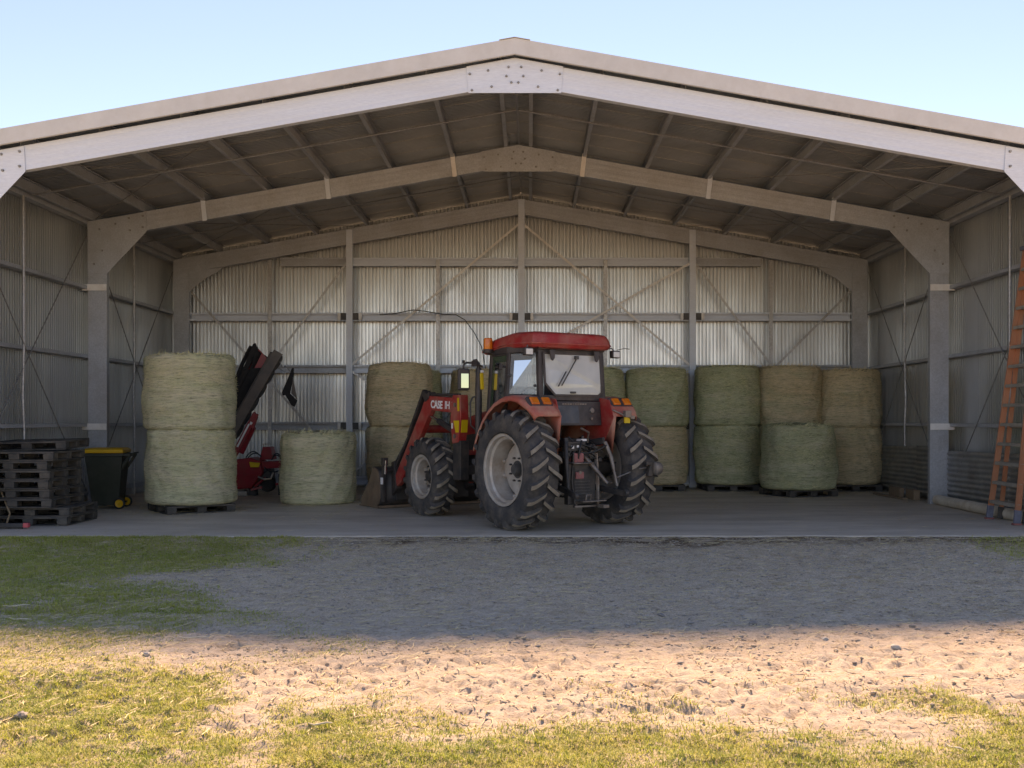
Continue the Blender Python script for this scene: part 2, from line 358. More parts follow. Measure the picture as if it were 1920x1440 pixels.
def litter(n, box, dens, lmin, lmax, wid, seed, zf, name, label, m_='straw', cat='straw'):
    rs = np.random.RandomState(seed)
    x = rs.uniform(box[0], box[1], n); y = rs.uniform(box[2], box[3], n)
    k = rs.rand(n) < dens(x, y); x, y = x[k], y[k]; n = len(x)
    ln = rs.uniform(lmin, lmax, n)/2; a = rs.uniform(0, math.pi, n); z = zf(x, y)+rs.uniform(0.004, 0.014, n); b = rs.uniform(-0.12, 0.12, n)
    d_ = np.stack([np.cos(a)*ln, np.sin(a)*ln, b*ln], -1); s_ = np.stack([-np.sin(a), np.cos(a), 0.5+0*a], -1)*wid/2; c = np.stack([x, y, z], -1)
    bow = np.stack([-np.sin(a), np.cos(a), 0*a], -1)*(ln*rs.uniform(-0.3, 0.3, n))[:, None]
    V = np.stack([c-d_-s_, c-d_+s_, c+bow+s_, c+bow-s_, c+d_+s_, c+d_-s_], 1)
    i = np.arange(n)[:, None]*6
    Q = np.concatenate([i+np.array([[0, 1, 2, 3]]), i+np.array([[3, 2, 4, 5]])])
    return tag(npmesh(name, V.reshape(-1, 3), Q, m_), label, cat, kind='stuff')
litter(34000, (-6, 8, 5.4, 14.22), lambda x, y: 0.45+0.8*sstep(13.2, 14.1, y)*sstep(0.4, 0.6, fbm(x*0.9, y*2, 71, 3))+0.9*sstep(1.3, 0.2, np.hypot((x+2.2)/1.3, (y-13.4)/0.45)), 0.03, 0.16, 0.005, 5, gz, 'straw_litter', 'loose dry straw scattered on the yard before the slab')
BALES_AT = ((-5.66, 18.05), (-3.81, 19.8), (-2.51, 21.9), (3.05, 23.42), (4.67, 23.42), (6.07, 23.44), (7.38, 23.4), (5.82, 21.75), (1.62, 23.42))
def near_bales(x, y):
    q = 0*x
    for bx, by in BALES_AT: q = np.maximum(q, sstep(1.25, 0.72, np.hypot(x-bx, y-by)))
    return q
litter(24000, (-8, 8, 14.35, 24.2), lambda x, y: 0.04+0.9*near_bales(x, y)*sstep(0.3, 0.55, fbm(x*2, y*2, 73, 2))+0.5*sstep(0.5, 0.7, fbm(x*0.8, y*0.8, 72, 3))*sstep(15.5, 20, y), 0.04, 0.16, 0.005, 6, lambda x, y: 0*x, 'floor_straw', 'thin hay wisps swept about on the shed floor')
rs = np.random.RandomState(9)
n = 24000; x = rs.uniform(-5.5, 8, n); y = 5.2+rs.rand(n)**0.8*9.0
k = rs.rand(n) < np.clip(0.12+0.95*gravel_mask(x, y)-1.2*grass_density(x, y), 0.02, 1); x, y = x[k], y[k]; n = len(x)
r = 0.004+0.017*rs.rand(n)**4; z = gz(x, y)+r*0.2
oct_ = np.array([[1, 0, 0], [-1, 0, 0], [0, 1, 0], [0, -1, 0], [0, 0, 0.7], [0, 0, -0.7]])
V = np.stack([x, y, z], -1)[:, None]+(oct_[None]*rs.uniform(0.6, 1.4, (n, 6, 1))+rs.uniform(-0.25, 0.25, (n, 6, 3)))*r[:, None, None]*np.stack([0*x+1.3, 0*x+1, 0*x+0.8], -1)[:, None]
T = np.array([[0, 2, 4], [2, 1, 4], [1, 3, 4], [3, 0, 4], [2, 0, 5], [1, 2, 5], [3, 1, 5], [0, 3, 5]])
T = (np.arange(n)[:, None, None]*6+T[None]).reshape(-1, 3)
rs = np.random.RandomState(10); gravel_V, gravel_T = V, T
n = 26000; x = rs.uniform(-4.5, 5.5, n); y = rs.uniform(5.0, 14.2, n)
k = rs.rand(n) < np.clip(sstep(0.40, 0.62, fbm(x*1.1, y*1.6, 81, 3))-0.9*grass_density(x, y), 0.03, 1); x, y = x[k], y[k]; n = len(x)
r = 0.005+0.013*rs.rand(n)**3; z = gz(x, y)+r*0.1
V = np.stack([x, y, z], -1)[:, None]+(oct_[None]*rs.uniform(0.6, 1.4, (n, 6, 1))+rs.uniform(-0.25, 0.25, (n, 6, 3)))*r[:, None, None]
T = np.array([[0, 2, 4], [2, 1, 4], [1, 3, 4], [3, 0, 4], [2, 0, 5], [1, 2, 5], [3, 1, 5], [0, 3, 5]])
T = (np.arange(n)[:, None, None]*6+T[None]).reshape(-1, 3)
mat('clod', (0.56, 0.46, 0.36), (0.44, 0.345, 0.255), rough=0.95, scale=2.5, spec=0.1)
tag(npmesh('dirt_clods', V.reshape(-1, 3), T, 'clod'), 'crumbled lumps of pale dirt churned up by tyres on the yard', 'dirt', kind='stuff')
V, T = gravel_V, gravel_T
tag(npmesh('gravel', V.reshape(-1, 3), T, 'stone'), 'loose grey gravel bedded in the dirt yard', 'gravel', kind='stuff')
def px_ground(px, py):
    D = 1.685*FPX/(py-785.0); return CAM.x+(px-993.0)*D/FPX, D
mat('pale_stone', (0.46, 0.43, 0.38), (0.36, 0.33, 0.29), rough=0.9, scale=14)
mat('dark_stone', (0.20, 0.18, 0.165), (0.29, 0.265, 0.24), rough=0.9, scale=14)
for px, py, s_, mm, lb in ((40, 1347, 0.055, 'dark_stone', 'grey lump of rock on sunlit grass'),
                           (1547, 1197, 0.05, 'pale_stone', 'brown rounded rock on the edge of the shade'),
                           (1680, 1213, 0.05, 'pale_stone', 'flat white stone on sunlit sand'),
                           (1412, 1167, 0.06, 'dark_stone', 'flat grey rock half buried in shaded gravel'),
                           (1128, 1087, 0.05, 'dark_stone', 'small black lump lying on grey gravel'),
                           (1240, 1150, 0.05, 'dark_stone', 'upright grey shard in shaded gravel'),
                           (275, 1228, 0.045, 'pale_stone', 'pale pebble among patchy shaded grass'),
                           (1830, 1057, 0.05, 'pale_stone', 'pale rock near the grass tuft by the slab')):
    X, Y = px_ground(px, py); b = MB(); rg = random.Random(px)
    n_ = 9; prof = []
    vs_ = []
    for i in range(6):
        th = math.pi*i/5
        for k_ in range(n_):
            ph = 2*math.pi*k_/n_; q = Vector((math.sin(th)*math.cos(ph)*1.25, math.sin(th)*math.sin(ph), math.cos(th)*0.62))
            vs_.append(q*s_*0.62*rg.uniform(0.72, 1.2) if 0 < i < 5 else Vector((0, 0, q.z*s_*0.62)))
    b.add(vs_, [(i*n_+k_, i*n_+(k_+1) % n_, (i+1)*n_+(k_+1) % n_, (i+1)*n_+k_) for i in range(5) for k_ in range(n_)])
    o = b.build('rock', mm, smooth=28, loc=(X, Y, float(gz(np.array([X]), np.array([Y]))[0])+s_*0.10)); o.rotation_euler.z = px
    tag(o, lb, 'rock')
mat('twig', (0.70, 0.62, 0.48), (0.55, 0.46, 0.33), rough=0.8, scale=20)
for px, py, ln, a, lb in ((600, 1378, 0.13, 0.35, 'bleached twig lying on sunny grass beside bare sand'), (1790, 1408, 0.11, -0.9, 'thin pale twig lying on thick yellow-green grass'),
                          (30, 1140, 0.22, 0.5, 'long curved pale twig in shaded grass'), (35, 1162, 0.2, -0.1, 'straight pale twig in shaded grass'), (360, 1193, 0.24, 0.12, 'pale stem on the grass patch at the shadow edge')):
    X, Y = px_ground(px, py); z = float(gz(np.array([X]), np.array([Y]))[0])+0.02
    b = MB(); b.tube([(X+math.cos(a+0.12*t)*ln*t/2, Y+math.sin(a+0.3*t)*ln*t/2, z+0.006*math.sin(t*5)) for t in (-1, -0.5, 0, 0.5, 1)], [0.003, 0.005, 0.006, 0.005, 0.003], 6)
    tag(b.build('twig', 'twig', smooth=60), lb, 'twig')
# ------------------------------------------------------------------ the shed
shed = tag(empty('farm_shed', (0, 14.8, 0)), 'open-fronted galvanised steel hay shed with corrugated walls and gable roof', 'shed')
SY = 14.8                                          # parts are given in world metres, shifted by the empty
def part(b, name, m_, parent=None, **kw):
    b.v = [(x, y-SY, z) for x, y, z in b.v] if parent is None else b.v
    return b.build(name, m_, parent or shed, **kw)
FR = (14.8, 19.5, 24.2)                            # the three portal frames
TAN = math.tan(R(10)); APEX = 6.72; HALF = 8.07; CD = 0.35
def top(x): return APEX-abs(x)*TAN
def cprofile(d_, fl, t=0.006, lip=0.02):           # web at a = 0, flanges to a = +fl, depth along b
    h = d_/2
    return [(0, -h), (fl, -h), (fl, -h+lip), (fl-t, -h+lip), (fl-t, -h+t), (t, -h+t), (t, h-t), (fl-t, h-t), (fl-t, h-lip), (fl, h-lip), (fl, h), (0, h)]
def rolled(d_, fl):                                # camera-facing web with shallow rolled stiffening lines
    h = d_/2; P = [(0, -h)]
    q = cprofile(d_, fl)[1:11]; P += q; P.append((0, h))
    for u in (0.3, 0.05, -0.05, -0.3):
        c = u*d_; P += [(0, c+0.012), (0.0016, c), (0, c-0.012)]
    return P
for fi, y in enumerate(FR):
    fm = 'galv_bright' if fi == 0 else 'galv_frame'  # front frame takes the bluish-white copy, skylight put into its colour
    for s in (-1, 1):
        b = MB(); x = s*(HALF-CD/2)
        # column: web faces the front
        p0, p1 = (x, y+0.003, 0.0), (x, y+0.003, top(HALF)-0.04)
        b.prof(p0, p1, [(bb, aa) for aa, bb in cprofile(CD, 0.12)], up=(0, 1, 0))
        part(b, 'column', fm if fi else 'galv_frame', bevel=0.004)
        # rafter
        dn = CD/2/math.cos(R(10)); b = MB()
        xi, xo = (0.0, HALF)
        p0 = Vector((s*xi, y, top(xi)-dn)); p1 = Vector((s*xo, y, top(xo)-dn))
        if s > 0: b.prof(p0, p1, [(-a if False else a, bb) for a, bb in [(-q[0], q[1]) for q in rolled(CD, 0.12)]])
        else: b.prof(p1, p0, [(-q[0], q[1]) for q in rolled(CD, 0.12)])
        part(b, 'rafter', fm, bevel=0.003)
        # knee plate (haunch)
        xr = 6.98; zb = 4.32
        if fi < 2:
            pts = [(HALF+0.004, top(HALF)-0.02), (xr, top(xr)-0.012), (xr-0.02, top(xr)-CD/math.cos(R(10))-0.02), (HALF-CD-0.012, zb), (HALF+0.004, zb)]
        else:
            pts = [(HALF-CD-0.01, 4.55), (HALF-CD-0.01, top(HALF-CD)-CD-0.0), (6.9, top(6.9)-CD-0.02), (7.05, top(7.05)-CD-0.12), (7.35, 4.85)]
        b = MB(); b.plate([(s*px_, y-0.004, z) for px_, z in pts], 0.01, (0, -1, 0))
        kp = part(b, 'knee_plate', 'galv_bright' if fi == 0 else 'galv_frame', bevel=0.002)
        if fi < 2:
            for bx, bz in ((xr+0.06, top(xr)-0.09), (xr+0.06, top(xr)-0.3), (xr+0.32, top(xr)-0.13), (xr+0.3, top(xr)-0.36), (7.85, 5.15), (7.95, 4.5), (7.8, 4.75), (7.55, 5.25)):
                bb = MB(); bb.lathe([(0.0, -0.022), (0.016, -0.022), (0.016, 0), (0.022, 0.0), (0.022, 0.006)], 6, 'Y', (s*bx, y-0.02-SY, bz)); bb.build('bolt', 'rod', kp)
    # apex plate
    if fi < 2:
        b = MB(); w = 0.69; cz = top(w)-CD/math.cos(R(10))-0.012
        b.plate([(-w, y-0.004, top(w)+0.01), (0, y-0.004, APEX+0.012), (w, y-0.004, top(w)+0.01), (w-0.03, y-0.004, cz), (-w+0.03, y-0.004, cz)], 0.01, (0, -1, 0))
        ap = part(b, 'apex_plate', fm, bevel=0.002)
        for bx, bz in ((0.09, 6.60), (0.38, 6.55), (0.64, 6.50), (0.61, 6.27), (0.33, 6.32), (0.05, 6.38), (0.12, 6.47)):
            for s in (-1, 1):
                bb = MB(); bb.lathe([(0.0, -0.022), (0.014, -0.022), (0.014, 0), (0.02, 0.0), (0.02, 0.006)], 6, 'Y', (s*bx, y-0.02-SY, bz)); bb.build('bolt', 'rod', ap)
# pale cleats on the columns of the middle frame, where the girts are bolted
for s in (-1, 1):
    for z in (4.06, 1.45):
        b = MB(); b.box2((s*(HALF+0.10), 19.485, z-0.06), (s*(HALF-CD-0.005), 19.475, z+0.06)); b.box2((s*(HALF+0.10), 19.475, z+0.05), (s*(HALF-CD-0.005), 19.60, z+0.06)) if False else None
        part(b, 'girt_cleat', 'white_steel', bevel=0.002)
# purlins (Z sections lying on the rafters), one piece per bay
PX = [0.20, 1.27, 2.44, 3.60, 4.77, 5.93, 7.05, 8.02]
PD = 0.19
for s in (-1, 1):
    for px_ in PX:
        for y0, y1 in ((14.83, 19.56), (19.57, 24.6)):
            b = MB(); zc = top(px_)+0.008+PD/2
            pr = cprofile(PD, 0.065, 0.004, 0.016)
            b.prof((s*px_, y0, zc), (s*px_, y1, zc), [(-q[0]*s if px_ > 0.3 else q[0]*s, q[1]) for q in pr])
            part(b, 'purlin', 'galv_frame')
    for px_ in (1.24, 3.60, 5.92):                 # fly braces at the middle frame
        b = MB(); b.bar((s*px_, 19.485, top(px_)+0.06), (s*(px_-0.05), 19.470, top(px_)-CD-0.02), 0.085, 0.006, up=(0, 1, 0))
        part(b, 'fly_brace', 'white_steel' if px_ < 1.3 else 'galv_bright')
    # bridging rows under the purlins at mid bay
    for y in (17.2, 21.9):
        pts = [(s*q, y, top(q)-0.012) for i, q in enumerate(np.linspace(0.02, 8.0, 15))]
        b = MB(); b.tube(pts, 0.017, 6); part(b, 'bridging_rail', 'galv', smooth=60)
    # roof bracing rods
    for y0, y1 in ((14.9, 19.4), (19.6, 24.1)):
        for a_, c_ in ((3.7, 7.9), (7.9, 3.7)):
            b = MB(); b.tube([(s*a_, y0, top(a_)-0.01), (s*c_, y1, top(c_)-0.01)], 0.008, 5); part(b, 'brace_rod', 'rod')
# corrugated sheets
AMP, PIT, NC = 0.0110, 0.0847, 9
SHW = PIT*NC
def corr(n0, width, prof=((0.0, 0), (0.050, 0), (0.053, 0.034), (0.079, 0.034), (0.082, 0))):                               # ribbed sheet: flat pans, narrow ribs standing outwards; laps the next by half a pitch
    u, w = [], []
    for k in range(NC+1):
        for a, h in (prof if k < NC else ((0.0, 0), (0.04, 0))): u.append(k*PIT+a); w.append(h)
    return np.array(u), np.array(w)
def sheet_wall_y(x0, y, z0, ztop, name, th=0.002):
    u, w = corr(0, SHW, ((0.0, 0), (0.036, 0), (0.0575, 0.021), (0.063, 0.021))); xs = x0+u
    V = [(x, y+ww, z0) for x, ww in zip(xs, w)]+[(x, y+ww, ztop(x)) for x, ww in zip(xs, w)]
    n = len(xs); b = MB(); b.add(V, [(i, i+1, i+1+n, i+n) for i in range(n-1)])
    return part(b, name, 'wall_sheet')
WY = 24.62; WX = 8.25
k = 0; x = -11*SHW
while x < 11*SHW-0.01:
    sheet_wall_y(x, WY+(0.003 if k % 2 else 0), -0.06, lambda q: top(min(abs(q), 8.3))+0.17, 'wall_sheet'); x += SHW; k += 1
for s in (-1, 1):
    y = 14.82; k = 0; src = None
    while y < 24.6:
        if src is None:
            u, w = corr(0, SHW); n = len(u)
            V = [(s*ww, yy, -0.06) for yy, ww in zip(u, w)]+[(s*ww, yy, top(WX)+0.16) for yy, ww in zip(u, w)]
            b = MB(); b.add(V, [(i, i+1, i+1+n, i+n) for i in range(n-1)])
            src = b.build('wall_sheet', 'wall_sheet', shed); o = src
        else: o = share(src, 'wall_sheet', shed)
        o.location = (s*(WX+(0.003 if k % 2 else 0)), y-SY, 0); y += SHW; k += 1
    # roof sheets run from ridge to eave; each laps its neighbour
    src = None; y = 14.75; k = 0
    u, w = corr(0, SHW); n = len(u); lift = 0.008+PD+0.012
    while y < 24.7:
        if src is None:
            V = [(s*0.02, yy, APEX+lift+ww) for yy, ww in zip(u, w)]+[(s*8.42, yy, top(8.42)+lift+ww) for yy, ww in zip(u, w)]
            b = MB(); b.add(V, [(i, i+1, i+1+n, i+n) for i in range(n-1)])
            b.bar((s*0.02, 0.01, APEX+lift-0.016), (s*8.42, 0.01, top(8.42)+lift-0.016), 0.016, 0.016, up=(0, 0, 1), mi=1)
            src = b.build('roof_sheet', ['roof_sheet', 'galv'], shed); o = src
        else: o = share(src, 'roof_sheet', shed)
        o.location = (0, y-SY, 0.0015*(k % 2)); y += SHW; k += 1
    # barge flashing over the gable edge (front), cream
    for y, nm in ((14.66, 'barge_flashing'), (24.74, 'barge_flashing')):
        b = MB(); ca = math.cos(R(10))
        for (za, zb, ya, yb) in ((0.035, -0.185, 0, 0.006),):
            pts = [(0, y, APEX+lift+za), (s*8.5, y, top(8.5)+lift+za), (s*8.5, y, top(8.5)+lift+zb), (0, y, APEX+lift+zb)]
            b.plate(pts, 0.006, (0, 1, 0))
            sg = 0.16 if y < 20 else -0.16
            pts = [(0, y, APEX+lift+za), (s*8.5, y, top(8.5)+lift+za), (s*8.5, y+sg, top(8.5)+lift+za), (0, y+sg, APEX+lift+za)]
            b.plate(pts, 0.004, (0, 0, 1))
            if y < 20:                             # bottom return lip back to the rafter
                pts = [(0, y+0.006, APEX+lift+zb), (s*8.5, y+0.006, top(8.5)+lift+zb), (s*8.5, y+0.05, top(8.5)+lift+zb), (0, y+0.05, APEX+lift+zb)]
                b.plate(pts, 0.004, (0, 0, 1))
        part(b, nm, 'cream_flash')
    b = MB(); b.plate([(0, 14.64, APEX+lift+0.045), (s*0.22, 14.64, APEX+lift+0.045-0.22*TAN), (s*0.22, 24.76, APEX+lift+0.045-0.22*TAN), (0, 24.76, APEX+lift+0.045)], 0.004, (0, 0, 1)); part(b, 'ridge_cap', 'cream_flash')
    b = MB(); b.prof((s*8.50, 14.66, top(8.42)+lift-0.06), (s*8.50, 24.74, top(8.42)+lift-0.06), [(-0.07, 0.06), (-0.07, -0.06), (0.07, -0.06), (0.07, 0.06), (0.065, 0.06), (0.065, -0.055), (-0.065, -0.055), (-0.065, 0.06)]); part(b, 'gutter', 'cream_flash')
    # side wall girts, bridging, cross bracing
    for z in (0.16, 1.45, 2.74, 4.03):
        for y0, y1 in ((14.83, 19.60), (19.61, 24.35)):
            b = MB(); pr = cprofile(0.15, 0.062, 0.004, 0.018)
            b.prof((s*(HALF+0.08), y0, z), (s*(HALF+0.08), y1, z), [(bb, aa) for aa, bb in pr])
            part(b, 'girt', 'galv_frame')
    b = MB(); b.prof((s*(HALF+0.085), 14.83, 5.25), (s*(HALF+0.085), 24.5, 5.25), [(bb, aa) for aa, bb in cprofile(0.15, 0.20, 0.004, 0.02)]); part(b, 'eave_strut', 'galv_frame')
    for y in (17.0, 21.75):
        b = MB(); b.tube([(s*(HALF-0.01), y, 0.02), (s*(HALF-0.012), y+0.01, 1.45), (s*(HALF-0.0), y-0.008, 2.0), (s*(HALF-0.01), y+0.006, 2.74), (s*(HALF-0.01), y, 4.03), (s*(HALF-0.0), y+0.01, 5.25)], 0.024, 8)
        part(b, 'bridging_post', 'galv', smooth=60)
    for y0, y1 in ((14.95, 19.4), (19.68, 24.1)):
        for za, zb in ((0.25, 5.0), (5.0, 0.25)):
            b = MB(); b.tube([(s*(HALF-0.02+(0.012 if za < 1 else 0)), y0, za), (s*(HALF-0.02+(0.012 if za < 1 else 0)), y1, zb)], 0.011, 5); part(b, 'brace_rod', 'rod')
# horizontal corrugated lining sheets low on the right-hand wall
for y0, y1, ztop_, t in ((14.9, 19.46, 1.06, 0), (19.72, 21.0, 1.08, 1), (20.95, 24.1, 1.05, 0)):
    zs = np.arange(0.12, ztop_, 0.095/6); xs = 8.035-t*0.02+0.013*np.cos(2*math.pi*(zs/0.095)); n = len(zs)
    b = MB(); b.add([(x, y0, z) for x, z in zip(xs, zs)]+[(x, y1, z-0.05*(y1-y0)/4.5) for x, z in zip(xs, zs)], [(i, i+1, i+1+n, i+n) for i in range(n-1)])
    part(b, 'lining_sheet', 'iron_sheet', smooth=50)
# back wall: gable posts, girts, bridging posts, bracing
BY = 24.30
for x in (-3.98, 0.02, 4.0):
    b = MB(); b.prof((x, 24.165, 0), (x, 24.165, top(x)-0.02), [(bb, aa) for aa, bb in cprofile(0.15, 0.10)], up=(0, 1, 0)); part(b, 'gable_post', 'galv_bright' if abs(x) < 5 else 'galv_frame', bevel=0.003)
    for z in (3.98, 1.43):
        b = MB(); b.box((x, BY-0.03, z), (0.42, 0.10, 0.16)); c1 = part(b, 'post_bracket', 'dark_steel')  # dark box stands for the shadowed gap in the girt, with its cleat
        for s in (-1, 1):
            b = MB(); b.box((x+s*0.245, BY-0.05-SY, z), (0.07, 0.12, 0.15)); b.lathe([(0, -0.075), (0.014, -0.075), (0.014, -0.06)], 6, 'Y', (x+s*0.245, BY-0.05-SY, z)); b.build('end_cap', 'white_steel', c1, bevel=0.004)
xe = [-7.72, -3.98, 0.02, 4.0, 7.72]
for z in (5.26, 3.98, 2.76, 1.43, 0.16):
    for a_, c_ in zip(xe[:-1], xe[1:]):
        b = MB(); lim = (APEX-z-0.12-CD)/TAN if z > 5 else 9
        a2, c2 = max(a_, -lim), min(c_, lim)
        # girt: channel opening to the front, so its two lips catch the light
        b.prof((a2, BY+0.02, z), (c2, BY+0.02, z), [(q[0]-0.07, q[1]) for q in cprofile(0.19, 0.13, 0.005, 0.045)])
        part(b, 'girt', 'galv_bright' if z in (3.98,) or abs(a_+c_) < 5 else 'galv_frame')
for x in (-5.85, -1.93, 1.98, 5.84):
    b = MB(); b.box2((x-0.045, BY-0.055, 0.02), (x+0.045, BY-0.040, min(5.3, top(x)-0.4))); b.box2((x-0.045, BY-0.04, 0.02), (x-0.03, BY-0.01, min(5.3, top(x)-0.4))); part(b, 'bridging_post', 'galv')
def strap(a_, za, c_, zc, m_='galv'):
    b = MB(); b.bar((a_, BY-0.12, za), (c_, BY-0.12, zc), 0.05, 0.004, up=(0, 1, 0)); part(b, 'brace_strap', m_)
strap(-3.93, 2.85, -0.05, 6.12, 'white_steel'); strap(-3.93, 2.70, -0.05, 0.3); strap(-3.93, 0.35, -0.05, 2.68)
strap(0.07, 6.12, 3.93, 2.85, 'white_steel'); 
b = MB(); b.bar((3.95, BY-0.128, 5.22), (0.08, BY-0.128, 3.0), 0.05, 0.004, up=(0, 1, 0)); part(b, 'brace_strap', 'white_steel')
strap(4.08, 5.2, 5.86, 2.80); strap(7.66, 4.55, 5.92, 2.80); strap(5.9, 2.72, 4.08, 0.3)
strap(-7.66, 4.55, -3.98, 0.35); strap(-4.06, 5.2, -5.86, 2.80)
# cable along the back girt
mat('cable_black', (0.02, 0.02, 0.02), rough=0.5)
b = MB(); P = []
for px_, py_ in ((712, 590), (740, 588), (775, 581), (800, 584), (830, 589), (855, 590), (872, 600), (890, 625), (903, 650), (912, 700)):
    P.append((0.21+(px_-993)*24.05/FPX, 24.05, 1.6+(785-py_)*24.05/FPX))
b.tube(P, 0.011, 6); tag(b.build('cable', 'cable_black', smooth=60), 'thin black cable drooping from the back wall girt behind the tractor', 'cable')
# ------------------------------------------------------------------ pallets
mat('black_plastic', (0.030, 0.030, 0.031), (0.055, 0.053, 0.05), rough=0.5, rough2=0.7, scale=7, dirt=(0.20, 0.165, 0.125), dirt_amt=0.55, dirt_scale=5, rnd=True, bump=0.05)
mat('black_plastic_dusty', (0.05, 0.048, 0.046), (0.10, 0.09, 0.08), rough=0.6, rough2=0.8, scale=5, dirt=(0.28, 0.235, 0.18), dirt_amt=0.7, dirt_scale=4, rnd=True)
PW, PH = 1.16, 0.138
def make_pallet(loc, rz, label, group, tilt=(0, 0), m_='black_plastic'):
    t = tag(empty('plastic_pallet', loc, rz), label, 'pallet', group); t.rotation_euler = (tilt[0], tilt[1], rz)
    if 'deck' not in PROTO:
        b = MB(); h = PW/2
        for i in range(9):                           # slotted top deck with rim
            y = -h+0.05+i*(PW-0.1)/8; b.box((0, y, PH-0.011), (PW-0.02, 0.085, 0.018))
        for s in (-1, 1):
            b.box((s*(h-0.012), 0, PH-0.015), (0.024, PW, 0.03)); b.box((0, s*(h-0.012), PH-0.0155), (PW-0.05, 0.024, 0.031))
            b.box((s*0.28, 0, PH-0.026), (0.06, PW-0.06, 0.012))
        b.box((0, 0, PH-0.026), (0.06, PW-0.06, 0.0125))
        PROTO['deck'] = b.build('deck', m_, t, bevel=0.004, segs=1)
        b = MB(); b.box((0, 0, 0), (0.15, 0.15, PH-0.05), taper=1.06); PROTO['block'] = b.build('block', m_, t, bevel=0.008, segs=2)
        PROTO['block'].location = (-(h-0.077), -(h-0.077), 0.02+(PH-0.05)/2)
        b = MB(); b.box((0, 0, 0.010), (PW-0.01, 0.14, 0.019)); PROTO['runner'] = b.build('runner', m_, t, bevel=0.004, segs=1); PROTO['runner'].location = (0, -(h-0.077), 0)
        first = True
    else:
        share(PROTO['deck'], 'deck', t); first = False
    h = PW/2-0.077
    for i in (-1, 0, 1):
        if not (first and i == -1): share(PROTO['runner'], 'runner', t, (0, i*h, 0))
        for j in (-1, 0, 1):
            if not (first and i == -1 and j == -1): share(PROTO['block'], 'block', t, (i*h, j*h, 0.02+(PH-0.05)/2))
    for s in (-1, 1): share(PROTO['runner'], 'runner', t, (s*h, 0, -0.0005), (0, 0, R(90)))
    return t
PROTO = {}
stack = [(-7.27, 16.05, 0.02, 'bottom'), (-7.25, 16.03, 0.05, 'second from the floor'), (-7.44, 15.93, 0.015, 'third from the floor'), (-7.46, 15.95, -0.01, 'fourth from the floor'),
         (-7.48, 15.92, 0.01, 'fifth from the floor'), (-7.47, 15.93, 0.02, 'fourth from the top'), (-7.49, 15.94, -0.012, 'third from the top'), (-7.42, 15.93, 0.025, 'uppermost of the straight ones')]
for i, (x, y, a, w) in enumerate(stack):
    make_pallet((x, y, i*(PH+0.001)), a, 'black plastic pallet in the tall stack beside the bin, '+w, 'pallets piled beside the wheelie bin')
make_pallet((-7.52, 16.42, 8*(PH+0.001)+0.012), 0.11, 'black plastic pallet lying askew on top of the tall pallet stack', 'pallets piled beside the wheelie bin', tilt=(0.02, -0.02))

# ------------------------------------------------------------------ hay bales
def bale_mat(name, g1, g2, t1, t2, bias):
    m = bpy.data.materials.new(name); m.use_nodes = True; nt = m.node_tree; L = nt.links; p = nt.nodes['Principled BSDF']; MATS[name] = m
    tc = _n(nt, 'ShaderNodeTexCoord'); oi = _n(nt, 'ShaderNodeObjectInfo'); sc_ = _n(nt, 'ShaderNodeVectorMath', operation='SCALE'); sc_.inputs[0].default_value = (31, 17, 47)
    L.new(oi.outputs['Random'], sc_.inputs['Scale'])
    def nz(stretch, detail=5, rough=0.6):
        mp = _n(nt, 'ShaderNodeMapping'); mp.inputs['Scale'].default_value = stretch; L.new(tc.outputs['Object'], mp.inputs['Vector']); L.new(sc_.outputs[0], mp.inputs['Location'])
        q = _n(nt, 'ShaderNodeTexNoise'); q.inputs['Scale'].default_value = 1; q.inputs['Detail'].default_value = detail; q.inputs['Roughness'].default_value = rough
        L.new(mp.outputs[0], q.inputs['Vector']); return q.outputs['Fac']
    def mr(v, a, b, c=0., e=1.):
        q = _n(nt, 'ShaderNodeMapRange')
        for k, x in zip(('From Min', 'From Max', 'To Min', 'To Max'), (a, b, c, e)): q.inputs[k].default_value = x
        L.new(v, q.inputs['Value']); return q.outputs[0]
    def mx(f, a, b):
        q = _n(nt, 'ShaderNodeMix', data_type='RGBA')
        for k, x in (('A', a), ('B', b)):
            if isinstance(x, tuple): q.inputs[k].default_value = (*x, 1)
            else: L.new(x, q.inputs[k])
        L.new(f, q.inputs['Factor']); return q.outputs['Result']
    green = mx(mr(nz((5, 5, 5)), 0.35, 0.65), g1, g2); tan = mx(mr(nz((6, 6, 6)), 0.35, 0.65), t1, t2)
    c = mx(mr(nz((1.1, 1.1, 5.5), 5, 0.65), 0.5-0.10+bias, 0.5+0.10+bias), green, tan)
    c = mx(mr(nz((0.8, 0.8, 11), 3), 0.45, 0.70, 0, 0.42), c, (g1[0]*0.55, g1[1]*0.56, g1[2]*0.5))
    c = mx(mr(nz((6, 6, 78), 5, 0.75), 0.50, 0.64, 0, 0.78), c, (g1[0]*0.30, g1[1]*0.29, g1[2]*0.28))      # shadowy gaps between wraps of stalk
    c = mx(mr(nz((24, 24, 120), 3, 0.7), 0.56, 0.72, 0, 0.8), c, (0.85, 0.77, 0.55))                        # pale straw ends
    L.new(c, p.inputs['Base Color']); p.inputs['Roughness'].default_value = 0.9; p.inputs['Specular IOR Level'].default_value = 0.15
    b1 = _n(nt, 'ShaderNodeBump'); b1.inputs['Strength'].default_value = 1.0; b1.inputs['Distance'].default_value = 0.035
    L.new(nz((8, 8, 75), 6, 0.75), b1.inputs['Height']); L.new(b1.outputs[0], p.inputs['Normal'])
bale_mat('hay_green', (0.45, 0.49, 0.28), (0.55, 0.57, 0.36), (0.66, 0.62, 0.43), (0.58, 0.56, 0.37), 0.05)
bale_mat('hay_fresh', (0.64, 0.65, 0.39), (0.73, 0.71, 0.47), (0.80, 0.73, 0.52), (0.75, 0.68, 0.46), -0.02)
